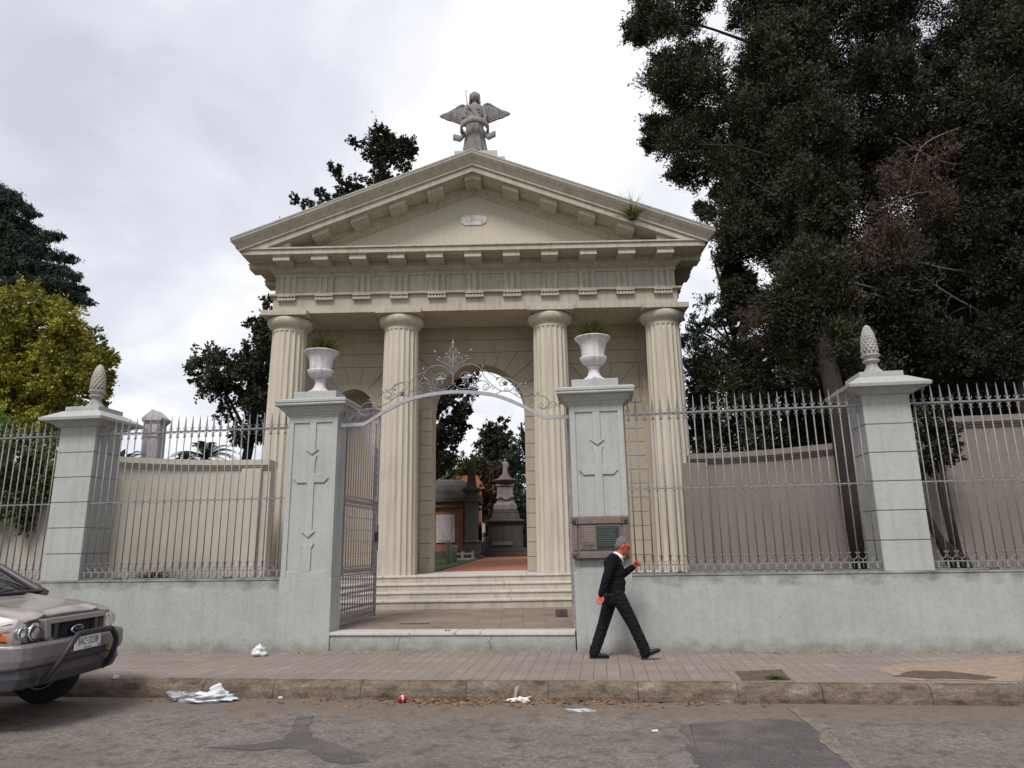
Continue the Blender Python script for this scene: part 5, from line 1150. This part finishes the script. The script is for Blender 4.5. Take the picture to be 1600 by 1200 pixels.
def f(m):
    m.loft([[(X(1.318, z, 0)+Vector((rx*math.cos(a), ry*math.sin(a), 0))) for a in [2*PI*k/24 for k in range(24)]] for z, rx, ry in ((.74, .11, .14), (.80, .135, .17), (.88, .14, .172), (.98, .135, .165))])
    for sg, (a, b_, c) in legs.items():
        m.capsule(a, b_, .112, .088); m.capsule(b_, c+Vector((0, 0, .0)), .087, .076); m.capsule(c.lerp(b_, .16), c.lerp(b_, -.02)-Vector((.012, 0, .02)), .078, .074)
        for k in range(4): m.ball(b_.lerp(c, .45+.14*k)+Vector((.012*(-1)**k, 0, 0)), (.085, .082, .028))
part('trousers', trou, f, .013, 3)
def shoe(o, ang, m):
    rot = Euler((0, -ang, 0)).to_matrix(); T = lambda v: o+rot @ Vector(v)
    rings = []
    for x, w_, h_, zc in ((-.085, .02, .02, .03), (-.08, .036, .05, .04), (-.04, .042, .075, .045), (.0, .042, .08, .045), (.05, .046, .062, .036), (.11, .052, .045, .028), (.16, .046, .034, .022), (.19, .026, .02, .018)):
        rings.append([T((x, w_*math.cos(a), zc+h_*.5*math.sin(a)+.012)) for a in [2*PI*k/14 for k in range(14)]])
    m.loft(rings); m.loft([[T((x, w_*s_, z)) for s_, z in ((-1, 0), (1, 0), (1, .022), (-1, .022))] for x, w_ in ((-.088, .03), (-.06, .043), (0, .040), (.08, .050), (.13, .052), (.17, .044), (.195, .02))], smooth=False)
bl_ = simple('black_shoe_leather', (.02, .018, .018), .35, 0, .2)
part('shoe', bl_, lambda m: shoe(X(1.02, .002, .10), 0, m), 0); part('shoe', bl_, lambda m: shoe(X(1.735, .045, -.09), R(21), m), 0)
def f(m):
    rg = random.Random(5); m.ball(H(-.022, 0, .020), (.093, .081, .113), 16, 12, rotH); m.ball(H(-.055, 0, -.02), (.055, .074, .07), 12, 8, rotH)
    for k in range(60):
        a = rg.uniform(0, 2*PI); e_ = rg.uniform(.1, 1.4); p = H(-.022+.088*math.cos(a)*math.cos(e_), .078*math.sin(a)*math.cos(e_), .022+.108*math.sin(e_))
        if (rotH.transposed() @ (p-X(1.472, 1.56, 0))).x > .055: continue
        m.ball(p, rg.uniform(.008, .014), 6, 4)
part('hair', simple('grey_hair', (.16, .15, .17), .8, 0, .5, 60, .4), f, .007, 1)
def f(m):
    nkc = X(1.405, 1.425, 0); ax = (X(1.46, 1.52, 0)-X(1.37, 1.38, 0)).normalized(); u_ = Vector((0, 1, 0)); v_ = ax.cross(u_)
    rr = [[nkc+ax*t+(u_*math.cos(a)+v_*math.sin(a))*q_ for a in [2*PI*k/20 for k in range(20)]] for t, q_ in ((-.03, .082), (.0, .078), (.02, .071), (.018, .066), (-.03, .07))]
    m.loft(rr, caps=False)
    for sg in (-1, 1): m.add([X(1.435, 1.462, sg*.050), X(1.462, 1.415, sg*.03), X(1.467, 1.335, sg*.015), X(1.425, 1.39, sg*.078)], [(0, 1, 2, 3)]); m.add([X(1.43, 1.457, sg*.053), X(1.457, 1.41, sg*.033), X(1.462, 1.33, sg*.018), X(1.42, 1.385, sg*.081)], [(3, 2, 1, 0)])
part('shirt_collar', simple('white_shirt', (.8, .8, .8), .7, 0, .05), f, 0)
def f(m):
    for sg in (-1, 1):
        c = H(.098, sg*.033, .006); m.tube([c+rotH @ Vector((0, .024*math.cos(a), .018*math.sin(a))) for a in [2*PI*k/12 for k in range(13)]], .0028, 5); m.tube([c+rotH @ Vector((0, sg*.024, .006)), H(.06, sg*.074, .012), H(0, sg*.082, .008)], .0026, 5)
    m.tube([H(.10, -.01, .010), H(.10, .01, .010)], .0026, 5)
part('glasses', simple('dark_glasses_frame', (.02, .02, .02), .3), f, 0)
part('belt', simple('belt_leather', (.03, .028, .026), .4), lambda m: m.loft([[(X(1.320, z, 0)+Vector((rx*math.cos(a), ry*math.sin(a), 0))) for a in [2*PI*k/28 for k in range(28)]] for z, rx, ry in ((.868, .144, .176), (.872, .147, .179), (.896, .147, .179), (.900, .144, .176))]), 0)

# ============================================================ pickup truck
car = empty('pickup_truck', (-5.02, 8.25, ZR), -R(1.2)); car.scale = (1.075, 1.075, 1.085); tag(car, 'champagne silver double cab pickup with black nudge bar parked at the left kerb', 'pickup truck')
m, nt, b = newmat('champagne_paint'); b.inputs['Base Color'].default_value = (.30, .255, .235, 1); b.inputs['Metallic'].default_value = .55; b.inputs['Roughness'].default_value = .30; b.inputs['Coat Weight'].default_value = .6; b.inputs['Coat Roughness'].default_value = .06
nn = ramp(nt, nz(nt, pos(nt), 5, 7, .6), [(.35, (.50, .445, .405)), (.75, (.42, .365, .33))]); nt.links.new(nn, b.inputs['Base Color']); PAINT = m
dk = simple('black_plastic', (.025, .022, .026), .5, 0, .2, 20, .1); gm = simple('grey_bumper_plastic', (.06, .055, .065), .42, .1, .15, 10); rub = simple('tyre_rubber', (.018, .017, .017), .85, 0, .3, 30, .3)
chr_ = simple('chrome', (.8, .8, .82), .12, 1, .02); alloy = simple('alloy_wheel', (.45, .45, .46), .3, .9, .1)
def glass(name, c, rough=.03, tr=1): m, nt, b = newmat(name); b.inputs['Base Color'].default_value = c+(1,); b.inputs['Transmission Weight'].default_value = tr; b.inputs['Roughness'].default_value = rough; b.inputs['IOR'].default_value = 1.45; return m
gls = glass('tinted_glass', (.50, .75, .66), .02); lens = glass('clear_lens', (.95, .95, .97)); amb = glass('amber_lens', (1, .30, .02), .08, .6)
def sect(x, pts): return [(x, y, z) for y, z in pts] + [(x, -y, z) for y, z in pts[::-1]]
def sec(x, w_, zs_, zt, zc_, sill=.46, tuck=0): return sect(x, [(0.0, sill), (w_*.86, sill), (w_*.94, sill+.05), (w_*.985, .66), (w_, .84), (w_*.985, zs_), (w_*.93, zt-.012), (w_*.72, zt), (w_*.60, zt+.032), (w_*.52, zc_-.006), (w_*.3, zc_), (0, zc_+.004)])
mb = MB(); mb.loft([sec(-.16, .66, .90, .985, 1.0, .6), sec(-.135, .70, .93, 1.015, 1.035, .6), sec(-.17, .78, .95, 1.035, 1.06, .56), sec(-.30, .845, .97, 1.065, 1.095, .50), sec(-.6, .872, 1.0, 1.115, 1.14), sec(-.95, .88, 1.03, 1.165, 1.185), sec(-1.20, .88, 1.06, 1.21, 1.215), sec(-1.6, .885, 1.10, 1.22, 1.20), sec(-3.25, .885, 1.10, 1.20, 1.19), sec(-3.28, .885, 1.10, 1.16, 1.14), sec(-5.05, .88, 1.10, 1.16, 1.14), sec(-5.10, .86, 1.08, 1.12, 1.10)])
body = mb.build('body', PAINT, car)
cutters = []
for x in (-.86, -3.95):
    for sg in (-1, 1):
        q_ = MB(); n_ = 40; ring = lambda y: [(x+.43*math.cos(2*PI*k/n_), y, .40+.43*math.sin(2*PI*k/n_)) for k in range(n_)]
        q_.loft([ring(sg*.60), ring(sg*1.2)], smooth=False); c_ = q_.build('cutter', None, car); cutters.append(c_)
q_ = MB(); q_.box(-4.95, -3.45, -.72, .72, .72, 1.5); cutters.append(q_.build('cutter', None, car))
for c_ in cutters: md = body.modifiers.new('c', 'BOOLEAN'); md.operation = 'DIFFERENCE'; md.object = c_; md.solver = 'EXACT'
bpy.context.view_layer.update(); dg = bpy.context.evaluated_depsgraph_get(); me = bpy.data.meshes.new_from_object(body.evaluated_get(dg)); body.modifiers.clear(); body.data = me
for c_ in cutters: bpy.data.objects.remove(c_)
try:
    bpy.context.view_layer.objects.active = body
    body.data.set_sharp_from_angle(angle=R(35))
except Exception as ex: print(ex)
md = body.modifiers.new('b', 'BEVEL'); md.width = .006; md.segments = 2; md.limit_method = 'ANGLE'; md.angle_limit = R(45)
# cab: pillars, roof and glass
A_ = [(-1.12, .80, 1.20), (-1.20, 0, 1.22)]
roofz = 1.70
mb = MB(); rings = []
for x, w_, z in ((-1.98, .62, 1.66), (-2.1, .66, 1.70), (-2.5, .68, 1.725), (-3.0, .67, 1.71), (-3.12, .64, 1.68)):
    rings.append([(x, y*w_, z-.04*abs(y)**3) for y in (-1, -.8, -.4, 0, .4, .8, 1)]+[(x, y*w_, z-.05-.04*abs(y)**3) for y in (1, .8, .4, 0, -.4, -.8, -1)])
mb.loft(rings); roof = mb.build('roof', PAINT, car)
for sg in (-1, 1):
    mb = MB(); mb.tube([(-1.02, sg*.83, 1.17), (-1.12, sg*.815, 1.23), (-1.55, sg*.74, 1.49), (-1.98, sg*.645, 1.655), (-2.2, sg*.64, 1.665)], [.055, .05, .042, .04, .04], 8); mb.build('windscreen_pillar', simple('dark_pillar_paint', (.10, .085, .085), .35, .4, .1), car)
    mb = MB(); mb.tube([(-2.35, sg*.86, 1.18), (-2.35, sg*.66, 1.66)], .05, 6); mb.tube([(-3.2, sg*.85, 1.18), (-3.08, sg*.64, 1.64)], .06, 6); mb.build('door_pillar', PAINT, car)
    mb = MB(); mb.add([(-1.35, sg*.85, 1.20), (-2.32, sg*.86, 1.20), (-2.32, sg*.665, 1.655), (-2.05, sg*.665, 1.65), (-1.55, sg*.755, 1.46)], [(0, 1, 2, 3, 4)]); mb.add([(-2.38, sg*.86, 1.20), (-3.14, sg*.855, 1.20), (-3.04, sg*.665, 1.64), (-2.38, sg*.665, 1.655)], [(0, 1, 2, 3)]); mb.build('side_glass', gls, car)
mb = MB(); mb.add([(-1.13, -.80, 1.215), (-1.13, .80, 1.215), (-1.985, .62, 1.66), (-1.985, -.62, 1.66)], [(0, 1, 2, 3)]); mb.build('windscreen', gls, car)
mb = MB(); mb.add([(-3.2, -.80, 1.2), (-3.2, .80, 1.2), (-3.09, .62, 1.66), (-3.09, -.62, 1.66)], [(0, 1, 2, 3)]); mb.build('rear_window', gls, car)
mb = MB(); mb.box(-1.55, -1.02, -.80, .80, 1.205, 1.228); mb.box(-1.9, -1.3, -.74, .74, 1.16, 1.25); mb.build('cowl_and_dashboard', dk, car, bevel=.01)
mb = MB(); mb.tube([(-1.07, -.35, 1.235), (-1.10, .05, 1.26), (-1.16, .3, 1.27)], .008, 5); mb.tube([(-1.07, .15, 1.235), (-1.10, .5, 1.26), (-1.16, .7, 1.265)], .008, 5); mb.tube([(-1.12, -.1, 1.26), (-1.14, .28, 1.27)], .012, 5); mb.build('wipers', dk, car)
for y in (-.38, .38): mb = MB(); mb.box(-2.4, -2.25, y-.22, y+.22, .9, 1.42); mb.box(-2.37, -2.3, y-.12, y+.12, 1.42, 1.58); mb.build('front_seat', dk, car, bevel=.04)
for sg in (-1, 1):
    mb = MB(); mb.box(-1.37, -1.33, sg*.84, sg*.90, 1.19, 1.25); mb.box(-1.36, -1.24, sg*.88, sg*1.06, 1.12, 1.28); mb.build('mirror', dk, car, bevel=.03)
    # headlight: dark housing, chrome reflectors, amber corner, clear lens
    mb = MB(); P0 = [(-.10, .51, .81), (-.12, .68, .81), (-.20, .80, .815), (-.30, .842, .83)]; P1 = [(-.115, .51, .995), (-.135, .68, .995), (-.21, .79, .99), (-.31, .842, .97)]
    fr = [(x, sg*y, z) for x, y, z in P0]+[(x, sg*y, z) for x, y, z in P1[::-1]]; bk = [(x-.10, sg*(y-.03), z) for x, y, z in P0]+[(x-.10, sg*(y-.03), z) for x, y, z in P1[::-1]]
    n_ = 8; mb.add(fr+bk, [tuple(range(7, -1, -1)), tuple(range(8, 16))]+[(i, (i+1) % n_, (i+1) % n_+n_, i+n_) for i in range(n_)])
    hl = mb.build('headlight', simple('lamp_housing', (.05, .045, .05), .25, .4), car)
    mb = MB()
    for y, x, rr in ((.60, -.085, .084), (.715, -.12, .062)): mb.lathe([(.012, 0), (rr*.6, .004), (rr, .02), (rr, .0), (rr*.55, -.012), (.005, -.016)], n=20); 
    v = mb.v; half = len(v)//2; nv = []
    for i, p in enumerate(v): cy, cx_, = ((.60, -.095) if i < half else (.715, -.13)); nv.append((cx_+p[2], sg*(cy)+p[0], .90+p[1]))
    mb.v = nv; mb.build('reflector', chr_, hl)
    mb = MB(); mb.add([(x+.006, sg*(y+.004), z) for x, y, z in ((-.165, .755, .835), (-.20, .80, .835), (-.31, .846, .845), (-.315, .845, .90), (-.21, .80, .93), (-.17, .755, .90))], [(0, 1, 2, 3, 4, 5)]); mb.build('indicator', simple('amber_reflector', (.95, .22, .01), .2, 0, .1), hl)
    mb = MB(); g0 = [(x+.035, sg*(y+.006), z) for x, y, z in P0]+[(x+.03, sg*(y+.006), z) for x, y, z in P1[::-1]]; mb.add(g0, [(0, 1, 6, 7), (1, 2, 5, 6), (2, 3, 4, 5)]); o = mb.build('lens', lens, hl); md = o.modifiers.new('s', 'SOLIDIFY'); md.thickness = .004
# grille
mb = MB(); rim = lambda k, x: [(x, .51*k, .995), (x, -.51*k, .995), (x, -.47*k, .80), (x, -.38*k, .74), (x, .38*k, .74), (x, .47*k, .80)]
o_ = [(-.075, .50, 1.005), (-.075, -.50, 1.005), (-.065, -.49, .83), (-.055, -.40, .735), (-.055, .40, .735), (-.065, .49, .83)]; i_ = [(-.07, .44, .955), (-.07, -.44, .955), (-.06, -.43, .845), (-.05, -.37, .785), (-.05, .37, .785), (-.06, .43, .845)]
v = [(x+.02, y, z) for x, y, z in o_]+[(x+.035, y, z) for x, y, z in i_]+[(x-.08, y, z) for x, y, z in o_]+[(x-.06, y, z) for x, y, z in i_]
fs = []
for i in range(6): j = (i+1) % 6; fs += [(i, j, j+6, i+6), (i, i+12, j+12, j), (i+6, j+6, j+18, i+18)]
mb.add(v, fs); mb.build('grille_surround', simple('silver_grille_surround', (.27, .25, .25), .35, .5, .1, 12), car, bevel=.008)
mb = MB(); mb.box(-.13, -.10, -.46, .46, .77, .98); mb.build('grille_backing', simple('grille_black', (.008, .008, .010), .7), car)
for y in (-.33, .33): mb = MB(); mb.box(-.10, -.05, y-.028, y+.028, .775, .965); mb.build('grille_bar', gm, car, bevel=.008)
mb = MB()
for i in range(-14, 15):
    for sg in (-1, 1):
        y0 = i*.045; a = (y0, .775); c = (y0+sg*.19, .965)
        if max(abs(a[0]), abs(c[0])) > .33: 
            continue
        mb.tube([(-.085, a[0], a[1]), (-.085, c[0], c[1])], .0042, 4)
mb.build('grille_mesh', gm, car)
mb = MB(); n_ = 28; mb.loft([[(x, .105*k*math.cos(2*PI*j/n_), .868+.044*k*math.sin(2*PI*j/n_)) for j in range(n_)] for x, k in ((-.09, 1), (-.045, 1), (-.038, .93))]); bd_ = mb.build('badge', chr_, car)
mb = MB(); mb.loft([[(x, .092*k*math.cos(2*PI*j/n_), .868+.036*k*math.sin(2*PI*j/n_)) for j in range(n_)] for x, k in ((-.04, 1), (-.034, 1))], smooth=False); mb.build('badge_field', simple('dark_blue_enamel', (.01, .015, .05), .25), bd_)
text('badge_lettering', 'Ford', .052, (-.0325, 0, .868), chr_, bd_, .0015, (PI/2, 0, PI/2), sx=1.35)
# bumper, valance, plate and nudge bar
def bsec(x, y): return None
mb = MB(); rings = []
for y in [-.90, -.885, -.87, -.85]+[-.82+.082*k for k in range(21)]+[.85, .87, .885, .90]:
    t = abs(y)/.9; x0 = .06-.09*t**3-.20*max(0, (abs(y)-.78)/.12)**2.2; rings.append([(x0-.30, y, .80), (x0-.03, y, .80), (x0, y, .775), (x0+.005, y, .66), (x0-.015, y, .60), (x0-.06, y, .575), (x0-.30, y, .575)])
mb.loft(rings, smooth=False); mb.build('bumper', simple('silver_grey_bumper', (.21, .19, .19), .38, .4, .15, 8), car, bevel=.008)
mb = MB(); rings = []
for y in [-.88+.088*k for k in range(21)]:
    t = abs(y)/.9; x0 = .03-.09*t**3-.20*max(0, (abs(y)-.76)/.12)**2.2; rings.append([(x0-.25, y, .58), (x0-.02, y, .58), (x0-.0, y, .50), (x0-.05, y, .40), (x0-.25, y, .38)])
mb.loft(rings, smooth=False); mb.build('lower_valance', gm, car, bevel=.01)
for sg in (-1, 1): mb = MB(); mb.ball((.0-.03, sg*.62, .50), (.03, .085, .055), 16, 10); mb.build('fog_light_recess', dk, car)
mb = MB(); mb.tube(smooth([(-.04, -.50, .42), (.03, -.49, .48), (.10, -.45, .60), (.145, -.40, .72), (.15, -.30, .825), (.15, -.2, .84), (.15, .2, .84), (.15, .30, .825), (.145, .40, .72), (.10, .45, .60), (.03, .49, .48), (-.04, .50, .42)], 5), .029, 10); mb.build('nudge_bar', dk, car)
mb = MB(); mb.box(.0, .07, -.36, .36, .60, .665); mb.build('bumper_step', dk, car, bevel=.01)
mb = MB(); mb.box(.078, .086, -.215, .215, .672, .802); pl = mb.build('number_plate', simple('white_plate', (.72, .72, .72), .4, 0, .05), car, bevel=.003)
bt = simple('plate_letters', (.02, .02, .03), .5)
text('plate_text', 'IAC·3238', .098, (.0865, 0, .745), bt, pl, .001, (PI/2, 0, PI/2), sx=.86); text('plate_country', 'URUGUAY', .028, (.0865, -.0, .686), bt, pl, .001, (PI/2, 0, PI/2))
mb = MB(); mb.box(.087, .089, .17, .195, .68, .70); mb.build('plate_sticker', bt, pl)
mb = MB(); mb.box(.07, .075, .405, .475, .60, .66); mb.build('yellow_sticker', simple('yellow_sticker', (.45, .38, .08), .5), car)
# wheels
for x, nm in ((-.86, 'front'), (-3.95, 'rear')):
    for sg in (-1, 1):
        wr = empty('wheel', (x, sg*.78, .37)); wr.parent = car
        prof = [(.20, -.10), (.30, -.115), (.345, -.105), (.366, -.085), (.370, -.04), (.370, .04), (.366, .085), (.345, .105), (.30, .115), (.20, .10)]
        def yl(mb, pr, n=36): 
            k = MB(); k.lathe(pr, n=n); mb.add([(p[0], p[2]*1, p[1]) for p in k.v], [f[::-1] for f in k.f], True)
        mb = MB(); yl(mb, prof); mb.build('tyre', rub, wr)
        mb = MB()
        yl(mb, [(.02, -.06), (.20, -.06), (.205, -.11), (.215, -.112), (.215, .112), (.205, .11), (.20, .06), (.02, .06)])
        for k in range(5):
            a = 2*PI*k/5; mb.tube([(.05*math.cos(a), sg*.085, .05*math.sin(a)), (.19*math.cos(a), sg*.098, .19*math.sin(a))], [.035, .028], 6)
        mb.ball((0, sg*.09, 0), (.05, .02, .05), 10, 6); mb.build('rim', alloy, wr)
mb = MB(); mb.box(-4.8, -.4, -.62, .62, .36, .58); mb.build('underbody', dk, car)
for x0, x1 in ((-1.42, -2.33), (-2.38, -3.18)):
    for sg in (-1, 1): mb = MB(); mb.box(x1+.12, x1+.30, sg*.885, sg*.91, .99, 1.02); mb.build('door_handle', dk, car, bevel=.005)
for x in (-1.40, -2.355, -3.2):
    for sg in (-1, 1): mb = MB(); mb.box(x-.004, x+.004, sg*.872, sg*.8865, .56, 1.12); mb.build('door_gap', dk, car)
for sg in (-1, 1): mb = MB(); mb.box(-5.115, -5.08, sg*.70, sg*.85, .75, 1.05); mb.build('tail_light', simple('red_lamp', (.4, .01, .01), .2), car, bevel=.01)
mb = MB(); mb.box(-5.22, -5.05, -.85, .85, .50, .66); mb.build('rear_bumper', gm, car, bevel=.02)

# ============================================================ litter
wpl = simple('white_plastic_bag', (.66, .67, .70), .35, 0, .08, 20); 
def crumple(name, label, cat, loc, size, seed, mat, n=18, m=12, amp=.35, parts=None, rot=0, group=None):
    rg = random.Random(seed); from mathutils import noise
    mb = MB(); mb.ball((0, 0, 0), (1, 1, 1), n, m); v = []
    for p in mb.v:
        q_ = Vector(p); k = 1+amp*noise.noise(q_*1.9+Vector((seed*3.1, 0, 0)))*2+amp*.5*noise.noise(q_*5+Vector((0, seed, 0)))*2
        q_ = q_*k; v.append((q_.x*size[0], q_.y*size[1], max(q_.z*size[2]+size[2]*.7, 0.002)))
    mb.v = v; mb.sm = [seed % 2 == 0]*len(mb.f); o = mb.build(name, mat, None, loc, rot); tag(o, label, cat, group); return o
b = crumple('plastic_bag', 'large crumpled white plastic bag lying in the gutter', 'bag', atz(330, 1096, ZR), (.22, .13, .055), 4, wpl, 40, 26, .5)
mb = MB(); rg = random.Random(4)
rings = [[Vector((.02+.05*t+.02*math.sin(5*t), 0, .06+.13*t))+Vector((rr*math.cos(a)*(1+.3*math.sin(3*a+t*4)), rr*.6*math.sin(a), rr*.4*math.cos(a))) for a in [2*PI*k/14 for k in range(14)]] for t, rr in ((0, .09), (.3, .075), (.6, .06), (.85, .065), (1, .05), (1.05, .02))]
mb.loft(rings, smooth=False); o = mb.build('knotted_handle', wpl, b)
trn = glass('clear_film', (.9, .9, .92), .25, .75)
crumple('plastic_film', 'clear crumpled plastic film beside the large white bag', 'litter', atz(284, 1094, ZR), (.16, .09, .06), 8, trn, 24, 14, .6)
crumple('plastic_bag', 'upright white plastic bag on the pavement against the wall', 'bag', atz(405, 1025, 0), (.10, .09, .085), 12, wpl, 22, 16, .35)
crumple('paper_scrap', 'small white scrap of litter on the pavement edge behind the pickup nose', 'litter', atz(180, 1060, 0), (.05, .04, .02), 21, wpl, 12, 8, .5)
crumple('crisp_packet', 'blue and white flattened wrapper on the road in front of the steps', 'litter', atz(906, 1111, ZR), (.16, .06, .012), 31, simple('pale_blue_wrapper', (.5, .56, .62), .4, 0, .4, 25), 20, 8, .5)
c = crumple('paper_scrap', 'torn white paper sticking up from the gutter leaves', 'litter', atz(811, 1097, ZR), (.11, .05, .03), 17, simple('torn_paper', (.72, .70, .62), .8, 0, .2), 18, 8, .6)
mb = MB(); mb.add([(-.06, 0, .02), (-.03, .01, .02), (-.02, 0, .12), (.01, .01, .19), (-.05, 0, .15)], [(0, 1, 2), (2, 3, 4), (0, 2, 4)]); mb.build('torn_flap', trn, c)
r = empty('paper_cup', atz(622, 1094, ZR+.035), .35); tag(r, 'crushed red and white paper cup lying in the gutter', 'cup'); r.scale = (.85, .85, .85)
mb = MB(); mb.lathe([(.033, 0), (.036, .003), (.046, .10), (.049, .104), (.046, .108), (.030, .004)], n=20, smooth=False, rip=lambda a, z: 1+.32*math.sin(2*a)+.08*math.sin(5*a+z*60)); o = mb.build('cup', simple('red_cup', (.62, .02, .03), .4, 0, .1), r); o.rotation_euler = (0, R(80), 0)
mb = MB(); mb.lathe([(.0415, .045), (.0445, .075), (.0455, .075), (.0425, .045)], n=20, rip=lambda a, z: 1.03+.32*math.sin(2*a)+.08*math.sin(5*a+z*60)); o = mb.build('white_band', simple('white_band', (.8, .8, .8), .4), r); o.rotation_euler = (0, R(80), 0)
for i, (x, y, z) in enumerate(((512, 1090, ZR), (525, 1090, ZR), (438, 1092, ZR), (210, 1088, ZR), (690, 1091, ZR), (1023, 1144, ZR), (1560, 1096, ZR), (1052, 1097, ZR))):
    loc = ('left of a pair in front of the gate pillar', 'right of a pair in front of the gate pillar', 'beside the large white bag', 'next to the pickup tyre', 'right of the red cup', 'in front of the road repair', 'at the right end of the kerb', 'below the walking man')[i]
    crumple('paper_scrap', 'tiny pale scrap in the gutter, '+loc, 'litter', atz(x, y, z), (.03, .02, .016), 40+i, wpl, 10, 6, .4, group='small litter scraps')
def scatter(name, n, px, zf, mats, seed, size, kind='stuff', lab=None, cat=None):
    rg = random.Random(seed); mb = MB(); tv = []
    for i in range(n):
        x, y = px(rg); z = zf; p = atz(x, y, z); s_ = size*rg.uniform(.5, 1.3); a = rg.uniform(0, 2*PI); tl = rg.uniform(-.5, .5)
        u_ = Vector((math.cos(a), math.sin(a), tl*.5))*s_; v_ = Vector((-math.sin(a), math.cos(a), rg.uniform(-.5, .5)))*s_*.5; c = p+Vector((0, 0, s_*.35*abs(tl)+.006)); f_ = Vector((0, 0, s_*.25))
        mb.add([c-u_+f_, c-v_, c+u_+f_, c+v_], [(0, 1, 2), (0, 2, 3)]); t = rg.random(); tv += [t, t]
    o = mb.build(name, mats, fix=False); attr_tint(o.data, tv); o['kind'] = kind; tag(o, lab, cat); return o
MT['fallen'] = leafmat('fallen_leaf', (.07, .035, .02), (.36, .19, .09), .05)
def gut(rg):
    r_ = rg.random()
    if r_ < .62: x = rg.gauss(930, 190)
    elif r_ < .8: x = rg.gauss(700, 40)
    else: x = rg.uniform(190, 1600)
    return x, 1097+abs(rg.gauss(0, 4.5))-3-(.010*(x-1000) if x > 1000 else 0)+(3 if x > 800 and rg.random() < .2 else 0)
scatter('fallen_leaves', 560, gut, ZR, MT['fallen'], 3, .032, lab='brown dry leaves gathered along the gutter', cat='leaves')
scatter('road_debris', 150, lambda rg: (rg.uniform(0, 1600), rg.uniform(1105, 1200)), ZR, MT['fallen'], 7, .014, lab='scattered bits of leaf and grit on the road', cat='debris')
scatter('pavement_debris', 90, lambda rg: (rg.choice((rg.uniform(180, 1600), rg.gauss(240, 50))), rg.uniform(1022, 1066)), .0, MT['fallen'], 9, .016, lab='scattered bits of leaf and grit on the pavement', cat='debris')
scatter('wall_foot_dirt', 420, lambda rg: (rg.uniform(180, 1600), 1019.5+abs(rg.gauss(0, 1.6))), .0, leafmat('wall_foot_dirt', (.03, .022, .016), (.12, .09, .06), 0), 19, .016, lab='dirt and dead leaf bits gathered along the foot of the wall', cat='debris')
tuft('grass_clump', 'small green clump of grass at the kerb break', 'grass', atz(1212, 1060, .005), 170, .07, .16, MT['ivy'], 61, wd=.004)
r = empty('fallen_leaf', atz(1269, 1092, ZR+.02)); tag(r, 'curled orange brown leaf lying against the kerb break', 'leaf'); mb = MB(); mb.add([(-.09, 0, .05), (-.03, -.04, .02), (.05, -.03, .03), (.10, 0, .0), (.04, .04, .02), (-.04, .03, .04)], [(0, 1, 2, 3, 4, 5)]); o = mb.build('blade', simple('orange_leaf', (.42, .20, .07), .7), r)
rg = random.Random(12)
